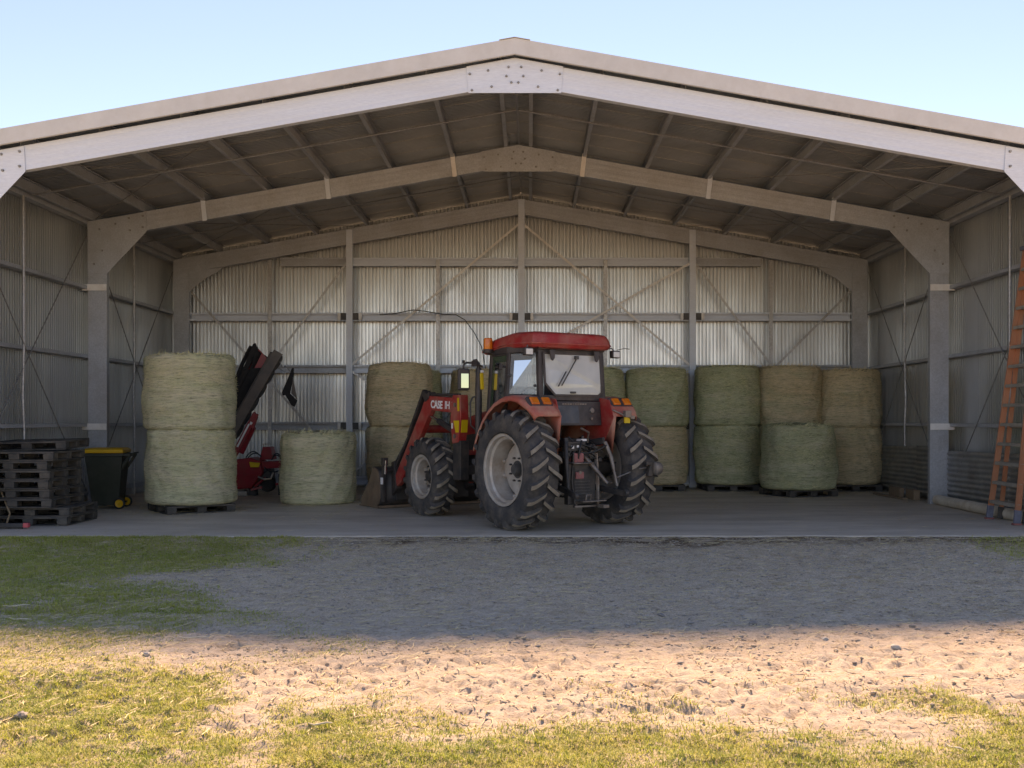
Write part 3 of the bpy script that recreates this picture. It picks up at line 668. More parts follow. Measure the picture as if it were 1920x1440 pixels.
bale_mat('hay_tan', (0.56, 0.52, 0.31), (0.63, 0.57, 0.35), (0.78, 0.63, 0.41), (0.70, 0.56, 0.36), -0.10)
mat('strand_green', (0.50, 0.52, 0.25), (0.78, 0.70, 0.44), rough=0.85, scale=25, rnd=True)
mat('strand_tan', (0.80, 0.63, 0.38), (0.62, 0.49, 0.27), rough=0.85, scale=25, rnd=True)
def make_bale(x, y, z, rad, h, kind, seed, label, group, lean=(0, 0)):
    t = tag(empty('hay_bale', (x, y, z)), label, 'hay bale', group); t.rotation_euler = (lean[0], lean[1], seed*1.7)
    rs = np.random.RandomState(seed)
    NS, NR = 120, 54
    # profile: rounded shoulders top and bottom, slightly barrelled, soft waist
    prof = [(0.0, 0.012), (0.5, 0.012), (0.86, 0.008)]
    sh = 0.10
    for i in range(6):
        a = math.pi/2*i/5; prof.append((1-sh/rad+math.sin(a)*sh/rad, sh*0.75*(1-math.cos(a))))
    n_side = 36
    for i in range(1, n_side): prof.append((1.0, sh*0.75+(h-1.5*sh)*i/n_side))
    for i in range(6):
        a = math.pi/2*i/5; prof.append((1-sh/rad+math.cos(a)*sh/rad, h-sh*0.75*(1-math.sin(a))))
    prof += [(0.86, h-0.004), (0.5, h+0.02), (0.0, h+0.03)]
    pr = np.array(prof); rr = pr[:, 0]*rad; zz = pr[:, 1]
    th = np.linspace(0, 2*math.pi, NS, endpoint=False)
    TH, ZI = np.meshgrid(th, np.arange(len(rr))); RRr = rr[ZI]; Zz = zz[ZI].astype(float)
    bulge = 0.030*np.sin(math.pi*Zz/h)-0.012*np.cos(4*math.pi*Zz/h+seed)+0.022*sstep(0.55*h, 0.12*h, Zz)+0.02*np.sin(TH+seed)*(Zz/h-0.5)
    cx, cy = np.cos(TH)*2.2, np.sin(TH)*2.2
    lump = (fbm(cx+seed*3.1, cy+Zz*1.6, seed, 3)-0.5)*0.11+(fbm(cx*3+Zz*2, cy*3+Zz*5+seed, seed+5, 3)-0.5)*0.030
    fine = (vnoise(TH*14, Zz*75+seed*7, seed+9)-0.5)*0.012
    k = RRr/rad; RRr = RRr+(bulge+lump+fine)*k**3
    Zz = Zz+(fbm(cx*2+7, cy*2+seed, seed+3, 3)-0.5)*0.085*sstep(h*0.86, h, Zz)
    V = np.stack([RRr*np.cos(TH), RRr*np.sin(TH), Zz], -1).reshape(-1, 3)
    m_ = len(rr); idx = np.arange(m_*NS).reshape(m_, NS); nx_ = np.roll(idx, -1, 1)
    F = np.stack([idx[:-1], nx_[:-1], nx_[1:], idx[1:]], -1).reshape(-1, 4)
    npmesh('bale_body', V, F, kind, t, smooth=True)
    # loose stalks lying on the wrap and sticking out of it, thicker along the top edge
    n = 5200
    a = rs.uniform(0, 2*math.pi, n); zz_ = rs.uniform(0.04, h-0.04, n); ln = rs.uniform(0.03, 0.10, n)
    top_ = rs.rand(n) < 0.14; zz_[top_] = h-0.03+rs.uniform(-0.04, 0.045, top_.sum())
    r_ = rad+0.030*np.sin(math.pi*zz_/h)+(fbm(np.cos(a)*2.2+seed*3.1, np.sin(a)*2.2+zz_*1.6, seed, 3)-0.5)*0.11+rs.uniform(0.000, 0.014, n)-np.where(top_, rs.uniform(0.0, 0.15, n), 0)
    ln = np.where(top_, ln*1.25, ln); tilt = rs.normal(0, 0.38, n); tilt[top_] = rs.normal(0, 0.9, top_.sum()); outw = np.abs(rs.normal(0, 0.16, n))
    er = np.stack([np.cos(a), np.sin(a), 0*a], -1); et = np.stack([-np.sin(a), np.cos(a), 0*a], -1); ez = np.array([[0, 0, 1.0]])
    dr = et*np.cos(tilt)[:, None]+ez*np.sin(tilt)[:, None]+er*outw[:, None]
    c = er*r_[:, None]+ez*zz_[:, None]; w = (ez*np.cos(tilt)[:, None]-et*np.sin(tilt)[:, None])*(rs.uniform(0.0015, 0.0035, n)*np.where(top_, 1.5, 1.0))[:, None]
    V = np.stack([c-w, c+w, c+dr*ln[:, None]+w*0.5, c+dr*ln[:, None]-w*0.5], 1).reshape(-1, 3)
    o = npmesh('loose_hay', V, np.arange(n*4).reshape(-1, 4), 'strand_tan' if kind == 'hay_tan' else 'strand_green', t); o['kind'] = 'stuff'
    return t
GP = 'pallets under the round bales'
def under(x, y, rz, lb): make_pallet((x, y, 0), rz, lb, GP)
Zp = PH+0.004
under(-5.66, 18.05, 0.62, 'black plastic pallet under the two pale bales beside the wheelie bin')
make_bale(-5.66, 18.05, Zp, 0.725, 1.275, 'hay_fresh', 3, 'pale green round hay bale on a pallet, bottom of the stack nearest the yellow-lidded bin', 'round hay bales')
make_bale(-5.69, 18.07, Zp+1.27, 0.735, 1.275, 'hay_fresh', 4, 'pale green round hay bale on top of the stack nearest the yellow-lidded bin', 'round hay bales', lean=(0.006, -0.004))
make_bale(-3.81, 19.80, 0.002, 0.675, 1.33, 'hay_fresh', 5, 'single pale green round hay bale standing on bare concrete beside the red mower', 'round hay bales')
def pair(x, y, rad, h, k1, k2, sd, what, rz, dx=0.0):
    under(x, y, rz, 'black plastic pallet under '+what)
    make_bale(x, y, Zp, rad, h, k1, sd, 'lower round bale of '+what, 'round hay bales')
    make_bale(x+dx, y, Zp+h-0.006, rad*0.995, h, k2, sd+1, 'upper round bale of '+what, 'round hay bales', lean=(0.008*math.sin(sd), 0.008*math.cos(sd)))
pair(-2.51, 21.90, 0.665, 1.30, 'hay_tan', 'hay_tan', 11, 'the straw-coloured stack behind the loader bucket', 0.0)
pair(-2.47, 23.44, 0.66, 1.27, 'hay_green', 'hay_green', 13, 'the green stack hidden behind the straw-coloured one', 0.0)
pair(-0.88, 23.40, 0.68, 1.27, 'hay_tan', 'hay_tan', 15, 'the straw-coloured stack behind the loader arm and cab mirror', 0.0)
pair(1.62, 23.42, 0.70, 1.29, 'hay_green', 'hay_green', 17, 'the green stack behind the tractor cab', 0.0)
pair(3.05, 23.42, 0.69, 1.285, 'hay_tan', 'hay_green', 19, 'the two-tone stack just beyond the right rear tyre', 0.0, 0.03)
pair(4.67, 23.42, 0.71, 1.31, 'hay_green', 'hay_green', 21, 'the green stack next to the gable post', 0.05, -0.015)
pair(6.07, 23.44, 0.685, 1.31, 'hay_tan', 'hay_tan', 23, 'the golden stack behind the single green bale', 0.0, -0.01)
pair(7.38, 23.40, 0.675, 1.27, 'hay_tan', 'hay_tan', 25, 'the golden stack in the corner by the side wall', 0.0)
under(5.82, 21.75, 0.35, 'black plastic pallet under the single green bale before the golden stacks')
make_bale(5.82, 21.75, Zp, 0.735, 1.33, 'hay_green', 31, 'single green round hay bale on a pallet standing before the golden stacks', 'round hay bales')

# ------------------------------------------------------------------ wheelie bin
mat('bin_green', (0.020, 0.030, 0.020), (0.028, 0.038, 0.026), rough=0.5, scale=4, dirt=(0.10, 0.095, 0.08), dirt_amt=0.3)
mat('bin_yellow', (0.80, 0.42, 0.012), (0.72, 0.36, 0.01), rough=0.45, scale=3)
bn = tag(empty('wheelie_bin', (-7.32, 18.62, 0), R(8)), 'dark green wheelie bin with yellow lid and yellow wheels beside the pallet stack', 'bin')
b = MB()   # local: -x front (lid opens), +x back with handle and wheels
def ring(x0, x1, w, z): return [(x0, -w, z), (x1, -w, z), (x1, w, z), (x0, w, z)]
rings = [ring(-0.22, 0.20, 0.20, 0.06), ring(-0.24, 0.22, 0.215, 0.12), ring(-0.335, 0.285, 0.275, 0.88), ring(-0.34, 0.29, 0.28, 0.93), ring(-0.355, 0.305, 0.292, 0.935), ring(-0.355, 0.305, 0.292, 0.985)]
vs_ = [q for r_ in rings for q in r_]
b.add(vs_, [(i*4+k, i*4+(k+1) % 4, (i+1)*4+(k+1) % 4, (i+1)*4+k) for i in range(5) for k in range(4)]+[(3, 2, 1, 0), (20, 21, 22, 23)])
b.build('bin_body', 'bin_green', bn, bevel=0.035, segs=4)
b = MB()
rings = [ring(-0.385, 0.31, 0.305, 0.99), ring(-0.385, 0.31, 0.305, 1.055), ring(-0.30, 0.27, 0.24, 1.082)]
b.add([q for r_ in rings for q in r_], [(i*4+k, i*4+(k+1) % 4, (i+1)*4+(k+1) % 4, (i+1)*4+k) for i in range(2) for k in range(4)]+[(3, 2, 1, 0), (8, 9, 10, 11)])
ld = b.build('lid', 'bin_yellow', bn, bevel=0.015, segs=3)
b = MB(); b.box((-0.392, 0, 1.0), (0.03, 0.22, 0.02)); b.build('lid_grip', 'bin_yellow', ld, bevel=0.005)
b = MB(); b.box((0.36, 0, 0.955), (0.13, 0.5, 0.045)); b.bar((0.25, -0.2, 0.70), (0.41, -0.22, 0.955), 0.03, 0.05); b.bar((0.25, 0.2, 0.70), (0.41, 0.22, 0.955), 0.03, 0.05); b.tube([(0.44, -0.27, 0.985), (0.44, 0.27, 0.985)], 0.016, 8); b.build('handle', 'bin_green', bn, bevel=0.008)
b = MB(); b.tube([(0.24, -0.28, 0.1), (0.24, 0.28, 0.1)], 0.012, 8); b.build('axle', 'dark_steel', bn)
mat('rubber_black', (0.018, 0.018, 0.018), (0.03, 0.029, 0.028), rough=0.75, scale=12)
for s in (-1, 1):
    b = MB(); b.lathe([(0.03, -0.02), (0.068, -0.026), (0.072, -0.01), (0.072, 0.01), (0.068, 0.026), (0.03, 0.02)], 28, 'Y', (0.24, s*0.265, 0.1)); w_ = b.build('wheel', 'bin_yellow', bn, smooth=40)
    b = MB(); b.lathe([(0.070, -0.024), (0.095, -0.02), (0.1, -0.008), (0.1, 0.008), (0.095, 0.02), (0.070, 0.024)], 28, 'Y', (0.24, s*0.265, 0.1), close=True); b.build('tyre', 'rubber_black', w_, smooth=40)
    b = MB(); b.lathe([(0.0, 0.034), (0.026, 0.03), (0.03, 0.0)], 16, 'Y', (0.24, s*0.265, 0.1)) if s > 0 else b.lathe([(0.0, -0.034), (0.026, -0.03), (0.03, 0.0)], 16, 'Y', (0.24, s*0.265, 0.1)); b.build('hub_cap', 'bin_yellow', w_, smooth=40)

# ------------------------------------------------------------------ broom and shovel left by the pallets
mat('wood_handle', (0.36, 0.24, 0.14), (0.25, 0.16, 0.09), rough=0.7, scale=6, stretch=(1, 1, 8))
mat('pink_plastic', (0.75, 0.12, 0.12), (0.66, 0.09, 0.10), rough=0.5, scale=6)
mat('shovel_steel', (0.30, 0.27, 0.24), (0.20, 0.15, 0.11), rough=0.6, metal=0.5, scale=8)
br = tag(empty('push_broom', (-7.32, 15.08, 0)), 'black push broom head with pink end cap lying by the pallets', 'broom')
b = MB(); b.box((0, 0, 0.055), (0.40, 0.07, 0.06)); b.build('broom_head', 'black_plastic', br, bevel=0.01)
b = MB()
for i in range(22):
    for j in (-1, 0, 1): b.box((-0.17+i*0.0162, j*0.02, 0.015), (0.008, 0.008, 0.03))
b.build('bristles', 'black_plastic_dusty', br)
b = MB(); b.box((0.235, 0, 0.055), (0.08, 0.078, 0.068)); b.build('end_cap', 'pink_plastic', br, bevel=0.015, segs=3)
b = MB(); b.tube([(-0.05, 0, 0.085), (-0.13, 0.25, 0.20), (-0.42, 0.42, 0.70)], 0.014, 8); b.build('handle', 'wood_handle', br, smooth=50)
sv = tag(empty('shovel', (-7.58, 14.98, 0)), 'old steel shovel with wooden handle leaning on the pallet stack', 'shovel')
b = MB(); vs_ = []
for i in range(7):
    for j in range(7):
        u, v = (j-3)/3.0, i/6.0; w_ = 0.11*(1-0.35*max(0, 0.5-v)*2); vs_.append((u*w_, -0.30*(1-v)*0.8, 0.012+0.03*abs(u)**2+0.10*v+0.006))
b.add(vs_, [(i*7+j, i*7+j+1, (i+1)*7+j+1, (i+1)*7+j) for i in range(6) for j in range(6)]); b.build('blade', 'shovel_steel', sv, smooth=60)
b = MB(); b.tube([(0, -0.02, 0.11), (-0.03, 0.14, 0.30), (-0.1, 0.33, 0.72), (-0.15, 0.42, 1.0)], [0.02, 0.016, 0.015, 0.015], 8); b.build('handle', 'wood_handle', sv, smooth=50)

# ------------------------------------------------------------------ orange fibreglass step ladder leaning by the right wall
mat('fibre_orange', (0.60, 0.22, 0.115), (0.52, 0.175, 0.085), rough=0.5, scale=4, stretch=(1, 1, 0.4), dirt=(0.42, 0.26, 0.17), dirt_amt=0.6, dirt_scale=5)
mat('alloy', (0.50, 0.47, 0.42), (0.38, 0.35, 0.31), rough=0.5, metal=0.5, scale=9, dirt=(0.2, 0.17, 0.13), dirt_amt=0.5)
mat('foot_blue', (0.17, 0.19, 0.25), (0.12, 0.13, 0.17), rough=0.6, scale=8)
mat('foot_red', (0.42, 0.14, 0.13), (0.30, 0.10, 0.09), rough=0.7, scale=12)
la = tag(empty('step_ladder', (7.53, 16.1, 0)), 'tall orange fibreglass step ladder folded and leaning on the side wall', 'ladder')
HL = 4.25
def LP(y, z, off=0.0): return Vector((0.0+z*0.116+off, y, z))          # leans towards the wall as it rises
W0, W1 = 0.47, 0.28                                                 # half spread at foot and top
def wid(z): return W0+(W1-W0)*z/HL
for s in (-1, 1):
    b = MB(); b.prof(LP(s*wid(0.16), 0.16), LP(s*wid(HL), HL), [(-0.045, -0.02*s), (0.045, -0.02*s), (0.045, 0.012*s), (0.037, 0.012*s), (0.037, -0.012*s), (-0.037, -0.012*s), (-0.037, 0.012*s), (-0.045, 0.012*s)], up=(0, 1, 0)); b.build('side_rail', 'fibre_orange', la, bevel=0.002, segs=1)
    b = MB(); b.bar(LP(s*wid(0.02), 0.025), LP(s*wid(0.2), 0.22), 0.10, 0.05, up=(0, 1, 0)); f_ = b.build('foot', 'foot_blue', la, bevel=0.006)
    b = MB(); b.box(LP(s*wid(0), 0.014), (0.13, 0.09, 0.026)); b.build('foot_pad', 'foot_red', f_, bevel=0.006)
    b = MB(); b.prof(LP(s*wid(0.1)*0.9, 0.16, 0.15), LP(s*wid(HL)*0.95, HL-0.1, 0.03), [(-0.035, -0.018*s), (0.035, -0.018*s), (0.035, 0.010*s), (0.028, 0.010*s), (0.028, -0.011*s), (-0.028, -0.011*s), (-0.028, 0.010*s), (-0.035, 0.010*s)], up=(0, 1, 0)); b.build('rear_rail', 'fibre_orange', la, bevel=0.002, segs=1)
    b = MB(); b.bar(LP(s*wid(0.02)*0.9, 0.012, 0.15), LP(s*wid(0.2)*0.9, 0.20, 0.15), 0.085, 0.045, up=(0, 1, 0)); b.build('rear_foot', 'dark_steel', la, bevel=0.006)
for i in range(14):
    z = 0.30+i*0.305
    if z > HL-0.15: break
    w_ = wid(z)-0.012; q = LP(0, z); b = MB()
    b.box((q.x, 0, z), (0.085, 2*w_, 0.012)); b.box((q.x-0.04, 0, z-0.02), (0.006, 2*w_, 0.04)); b.box((q.x+0.04, 0, z-0.02), (0.006, 2*w_, 0.04))
    for k in range(-2, 3): b.box((q.x+k*0.016, 0, z+0.008), (0.004, 2*w_-0.02, 0.005))
    b.build('step', 'alloy', la)
for z in (0.55, 1.47, 2.4, 3.3, 4.2):
    b = MB(); b.bar(LP(-wid(z)*0.9, z, 0.125), LP(wid(z)*0.9, z, 0.125), 0.03, 0.03); b.build('rear_brace', 'alloy', la)
b = MB(); b.box(LP(0, HL+0.03, 0.03), (0.22, 0.66, 0.07)); b.build('top_cap', 'foot_blue', la, bevel=0.012)

# ------------------------------------------------------------------ pipe and timber offcuts along the right wall
mat('pvc', (0.66, 0.60, 0.50), (0.58, 0.51, 0.41), rough=0.5, scale=3, dirt=(0.34, 0.24, 0.15), dirt_amt=0.7, dirt_scale=5)
b = MB(); b.lathe([(0.085, 0), (0.092, 0), (0.092, -4.35), (0.085, -4.35)], 28, 'Y', (0, 0, 0), close=True)
o = b.build('plastic_pipe', 'pvc', smooth=40, loc=(7.80, 19.36, 0.093)); tag(o, 'long grubby white plastic pipe lying along the foot of the side wall', 'pipe')
mat('old_timber', (0.27, 0.185, 0.12), (0.19, 0.125, 0.08), rough=0.85, scale=5, stretch=(1, 8, 1))
for x, y, w_, l_, h_, a, lb in ((7.72, 21.3, 0.10, 0.55, 0.20, 0.05, 'short brown timber block upright beside the thin wall conduit'), (7.78, 20.55, 0.12, 0.5, 0.20, -0.04, 'brown timber block against the lining sheets beside the column')):
    b = MB(); b.box((0, 0, h_/2), (w_, l_, h_)); b.box((0.03, l_/2+0.05, h_*0.25), (w_*0.8, 0.12, h_*0.5)); o = b.build('timber_block', 'old_timber', bevel=0.008, loc=(x, y, 0.002)); o.rotation_euler.z = a; tag(o, lb, 'timber')
b = MB(); b.box((0, 0, 0.02), (0.11, 1.5, 0.036)); o = b.build('timber_board', 'old_timber', bevel=0.004, loc=(7.55, 21.2, 0.003)); o.rotation_euler.z = 0.06; tag(o, 'flat brown timber board on the floor by the side wall', 'timber')
# ------------------------------------------------------------------ red mower parked with its cutter bed folded up
mat('mower_red', (0.42, 0.018, 0.028), (0.33, 0.014, 0.02), rough=0.4, scale=5, dirt=(0.18, 0.07, 0.05), dirt_amt=0.5, dirt_scale=3)
mat('curtain', (0.012, 0.011, 0.011), (0.02, 0.018, 0.017), rough=0.85, scale=6, bump=0.2, bscale=9)
mat('bed_dark', (0.075, 0.065, 0.06), (0.12, 0.10, 0.085), rough=0.6, scale=5, dirt=(0.19, 0.13, 0.09), dirt_amt=0.5)
mat('hose', (0.015, 0.015, 0.015), rough=0.45)
mat('sticker_white', (0.75, 0.74, 0.72), rough=0.5)
mat('sticker_yellow', (0.80, 0.52, 0.02), (0.72, 0.46, 0.02), rough=0.5)
MY = 21.75
def mp_(px, py, D=MY): return Vector((CAM.x+(px-993.0)*D/FPX, D, 1.6+(785.0-py)*D/FPX))
mo = tag(empty('disc_mower', (mp_(485, 930).x, MY, 0)), 'red disc mower with its black curtained cutter bed folded upright', 'mower')
O = Vector(mo.location)
def M(px, py, D=MY): return mp_(px, py, D)-O
def bld(b, name, m_, par=None, **k): return b.build(name, m_, par or mo, **k)
# cutter bed: slanted beam seen edge-on, behind it the curtain frame
b = MB(); b.bar(M(432, 818), M(519, 664), 0.55, 0.16, up=(0.5, 0, 0.5)); bed = bld(b, 'cutter_bed', 'bed_dark', bevel=0.02)
b = MB(); b.bar(M(428, 822, MY-0.32), M(522, 660, MY-0.32), 0.05, 0.20, up=(0.5, 0, 0.5)); b.build('front_rail', 'bed_dark', bed, bevel=0.01)
for i in range(6):
    t = (i+0.5)/6; c = M(432, 818).lerp(M(519, 664), t); ax = (M(519, 664)-M(432, 818)).normalized(); nrm = Vector((ax.z, 0, -ax.x))
    b = MB(); b.tube([c+nrm*0.07, c+nrm*0.13], 0.16, 16); b.build('cutting_disc', 'dark_steel', bed)
b = MB(); F_ = []
NXc, NZc = 14, 16; vs_ = []
A0, A1, B0, B1 = M(470, 648), M(500, 668), M(425, 800), M(440, 812)
for i in range(NZc+1):
    for j in range(NXc+1):
        u, v = j/NXc, i/NZc
        q = (A0.lerp(A1, u)).lerp(M(418, 790).lerp(M(446, 808), u), v)
        q = q+Vector((-0.10*math.sin(v*math.pi)*(1-u)*1.0, 0.10*math.sin(u*9+v*3)+0.18*(u-0.5), 0.02*math.sin(v*11+u*5))); vs_.append(q)
fs_ = [(i*(NXc+1)+j, i*(NXc+1)+j+1, (i+1)*(NXc+1)+j+1, (i+1)*(NXc+1)+j) for i in range(NZc) for j in range(NXc) if not (2 <= i <= 3 and 2 <= j <= 6)]
b.add(vs_, fs_); cu = bld(b, 'curtain', 'curtain', smooth=70); sm = cu.modifiers.new('thick', 'SOLIDIFY'); sm.thickness = 0.012
b = MB(); b.plate([M(452, 700), M(474, 646), M(482, 652), M(505, 676), M(500, 690), M(462, 712)], 0.06, (0, 1, 0)); bld(b, 'bed_end_plate', 'mower_red', bevel=0.006)
b = MB(); b.plate([M(446, 712, MY-0.1), M(452, 700, MY-0.1), M(474, 645, MY-0.1), M(478, 643, MY-0.1), M(484, 655, MY-0.1), M(466, 690, MY-0.1), M(456, 714, MY-0.1)], 0.05, (0, 1, 0)); bld(b, 'curtain_frame', 'curtain', bevel=0.006)
b = MB(); b.plate([M(440, 715, MY-0.06), M(470, 690, MY-0.06), M(500, 690, MY-0.06), M(470, 740, MY-0.06), M(432, 800, MY-0.06), M(434, 740, MY-0.06)], 0.03, (0, 1, 0)); bld(b, 'curtain_panel', 'curtain', bevel=0.004)
# loose canvas flap hanging off the bed end
b = MB(); vs_ = [M(547, 690), M(551, 690), M(541, 712), M(547, 724), M(529, 738), M(535, 744), M(558, 752), M(553, 764), M(549, 708), M(557, 748)]
b.plate([vs_[0], vs_[1], M(550, 705), M(544, 738), M(530, 742), M(528, 736), M(540, 708)], 0.03, (0, 1, 0)); b.plate([M(533, 738), M(544, 738), M(557, 751), M(552, 763), M(546, 760)], 0.035, (0, 1, 0)); fl = bld(b, 'canvas_flap', 'curtain', bevel=0.008)
b = MB(); b.plate([M(549, 706), M(557, 749), M(546, 738)], 0.008, (0, 1, 0)); b.build('flap_fold', 'bed_dark', fl)
b = MB(); b.tube([M(523, 675), M(530, 690), M(535, 686), M(545, 698)], 0.012, 6); b.tube([M(521, 690), M(533, 697), M(530, 710)], 0.010, 6); bld(b, 'linkage', 'rod', smooth=50)
# lift arms
b = MB(); b.bar(M(438, 855, MY-0.15), M(480, 775, MY-0.15), 0.08, 0.12, up=(0.5, 0, 0.5)); la_ = bld(b, 'lift_arm', 'mower_red', bevel=0.01)
b = MB(); b.bar(M(445, 838, MY-0.22), M(467, 795, MY-0.22), 0.012, 0.035, up=(0.5, 0, 0.5)); b.build('warning_strip', 'sticker_white', la_)
b = MB(); b.bar(M(452, 850, MY+0.15), M(476, 800, MY+0.15), 0.07, 0.10, up=(0.5, 0, 0.5)); bld(b, 'lift_arm', 'mower_red', bevel=0.01)
b = MB(); b.tube([M(450, 838, MY-0.1), M(472, 795, MY-0.1)], 0.03, 10); b.tube([M(472, 795, MY-0.1), M(480, 780, MY-0.1)], 0.016, 8); bld(b, 'hydraulic_ram', 'rod', smooth=50)
b = MB(); b.plate([M(466, 790, MY-0.2), M(476, 772, MY-0.2), M(482, 782, MY-0.2), M(474, 806, MY-0.2)], 0.10, (0, 1, 0)); bl = bld(b, 'pivot_bracket', 'mower_red', bevel=0.006)
b = MB(); b.plate([M(468, 795, MY-0.21), M(470, 790, MY-0.21), M(474, 793, MY-0.21), M(471, 797, MY-0.21)], 0.008, (0, -1, 0)); b.build('reflector', 'sticker_white', bl)
# body
b = MB(); b.plate([M(438, 862, MY-0.25), M(470, 858, MY-0.25), M(488, 866, MY-0.25), M(492, 888, MY-0.25), M(478, 905, MY-0.25), M(470, 916, MY-0.25), M(438, 918, MY-0.25)], 0.6, (0, 1, 0)); bd = bld(b, 'gearbox_housing', 'mower_red', bevel=0.03, segs=3)
b = MB(); b.plate([M(437, 889, MY-0.268), M(491, 886, MY-0.268), M(490, 891, MY-0.268), M(437, 895, MY-0.268)], 0.02, (0, -1, 0)); b.build('skirt_rib', 'mower_red', bd, bevel=0.004)
b = MB(); b.plate([M(488, 866, MY-0.1), M(534, 864, MY-0.1), M(534, 876, MY-0.1), M(488, 880, MY-0.1)], 0.25, (0, 1, 0)); fr = bld(b, 'main_beam', 'mower_red', bevel=0.012)
b = MB(); b.plate([M(505, 867, MY-0.12), M(530, 866, MY-0.12), M(530, 877, MY-0.12), M(505, 878, MY-0.12)], 0.05, (0, -1, 0)); b.build('beam_plate', 'mower_red', fr, bevel=0.004)
b = MB(); b.plate([M(492, 838, MY-0.05), M(507, 838, MY-0.05), M(512, 862, MY-0.05), M(486, 862, MY-0.05)], 0.35, (0, 1, 0)); hd = bld(b, 'headstock', 'mower_red', bevel=0.02, segs=3)
b = MB(); b.plate([M(491, 832, MY), M(506, 832, MY), M(506, 833.5, MY), M(491, 833.5, MY)], 0.06, (0, 1, 0)); b.tube([M(494, 838, MY+0.03), M(494, 832, MY+0.03)], 0.012, 6); b.tube([M(503, 838, MY+0.03), M(503, 832, MY+0.03)], 0.012, 6); b.build('top_pin', 'alloy', hd)
b = MB(); b.plate([M(468, 866, MY-0.27), M(488, 868, MY-0.27), M(486, 876, MY-0.27), M(470, 876, MY-0.27)], 0.03, (0, -1, 0)); b.build('warning_plate', 'sticker_yellow', bd, bevel=0.004)
b = MB(); b.plate([M(488, 878, MY-0.1), M(506, 878, MY-0.1), M(510, 915, MY-0.1), M(492, 918, MY-0.1)], 0.4, (0, 1, 0)); bld(b, 'gearbox', 'dark_steel', bevel=0.03)
b = MB(); b.lathe([(0.0, -0.1), (0.13, -0.1), (0.155, -0.06), (0.155, 0.06), (0.13, 0.1), (0.0, 0.1)], 24, 'Y', M(503, 908, MY-0.05)); bld(b, 'drive_pulley', 'rubber_black', smooth=40)
b = MB(); b.bar(M(478, 912, MY-0.2), M(498, 896, MY-0.2), 0.05, 0.05); b.bar(M(470, 918, MY-0.2), M(532, 905, MY), 0.04, 0.05); bld(b, 'drag_link', 'mower_red', bevel=0.006)
b = MB(); b.tube([M(484, 894, MY-0.3), M(496, 899, MY-0.33), M(508, 897, MY-0.3), M(512, 886, MY-0.25)], 0.022, 8); bld(b, 'drive_shaft_guard', 'alloy', smooth=50)
for (c0, c1, c2) in (((464, 858), (475, 838), (488, 852)), ((468, 858), (480, 842), (493, 856)), ((512, 862), (520, 840), (531, 858)), ((514, 858), (524, 845), (532, 866)), ((486, 878), (492, 895), (505, 880)), ((498, 875), (510, 890), (525, 882))):
    P = []
    for i in range(9):
        t = i/8; q = M(*c0)*(1-t)**2+M(*c1)*2*t*(1-t)+M(*c2)*t*t; P.append(q+Vector((0, -0.12, 0)))
    b = MB(); b.tube(P, 0.013, 7); bld(b, 'hydraulic_hose', 'hose', smooth=60)
b = MB(); b.box(Vector((M(455, 930).x, -0.05, 0.05)), (0.30, 0.35, 0.10)); b.box(Vector((M(455, 930).x, -0.02, 0.20)), (0.12, 0.12, 0.22)); bld(b, 'parking_stand', 'alloy', bevel=0.01)
b = MB(); b.box(Vector((M(476, 925).x, -0.02, 0.16)), (0.14, 0.2, 0.32)); bld(b, 'support_leg', 'dark_steel', bevel=0.01)
b = MB(); b.box(Vector((M(526, 925).x, 0.05, 0.22)), (0.10, 0.10, 0.44)); bld(b, 'support_leg', 'dark_steel', bevel=0.01)
# ------------------------------------------------------------------ tractor with front loader (local: x forward, y left, z up, origin under the rear axle)
mat('tractor_red', (0.46, 0.030, 0.026), (0.40, 0.028, 0.024), rough=0.38, rough2=0.5, scale=3, dirt=(0.46, 0.24, 0.17), dirt_amt=0.65, dirt_scale=2.6, bump=0.015)
mat('tractor_red_dusty', (0.50, 0.085, 0.060), (0.50, 0.16, 0.11), rough=0.5, rough2=0.7, scale=4, dirt=(0.55, 0.36, 0.25), dirt_amt=0.75, dirt_scale=2.5)
mat('cab_black', (0.030, 0.027, 0.027), (0.045, 0.036, 0.035), rough=0.5, scale=5, dirt=(0.16, 0.12, 0.10), dirt_amt=0.45, dirt_scale=4)
mat('chassis', (0.020, 0.020, 0.022), (0.04, 0.037, 0.035), rough=0.55, scale=9, dirt=(0.15, 0.115, 0.085), dirt_amt=0.5, dirt_scale=5)
mat('worn_steel', (0.30, 0.27, 0.24), (0.17, 0.14, 0.12), rough=0.5, metal=0.5, scale=8, dirt=(0.22, 0.13, 0.09), dirt_amt=0.5)
mat('tyre', (0.034, 0.034, 0.038), (0.055, 0.052, 0.05), rough=0.72, rough2=0.85, scale=6, dirt=(0.22, 0.18, 0.14), dirt_amt=0.55, dirt_scale=5, bump=0.1)
mat('lug_dusty', (0.32, 0.265, 0.20), (0.20, 0.165, 0.13), rough=0.9, scale=14, dirt=(0.30, 0.24, 0.17), dirt_amt=0.6, dirt_scale=7)
mat('rim_silver', (0.60, 0.565, 0.52), (0.50, 0.46, 0.41), rough=0.42, rough2=0.55, metal=0.35, scale=5, dirt=(0.34, 0.22, 0.14), dirt_amt=0.7, dirt_scale=3.5)
mat('lens_orange', (0.85, 0.22, 0.02), (0.75, 0.14, 0.015), rough=0.25, scale=16, coat=0.3)
mat('lens_clear', (0.72, 0.70, 0.66), (0.6, 0.58, 0.55), rough=0.2, scale=20, coat=0.3)
mat('mirror_glass', (0.42, 0.48, 0.40), rough=0.04, metal=1.0)
mat('chrome', (0.72, 0.72, 0.72), rough=0.2, metal=1.0)
mat('seat_fabric', (0.035, 0.037, 0.045), (0.05, 0.05, 0.06), rough=0.9, scale=30)
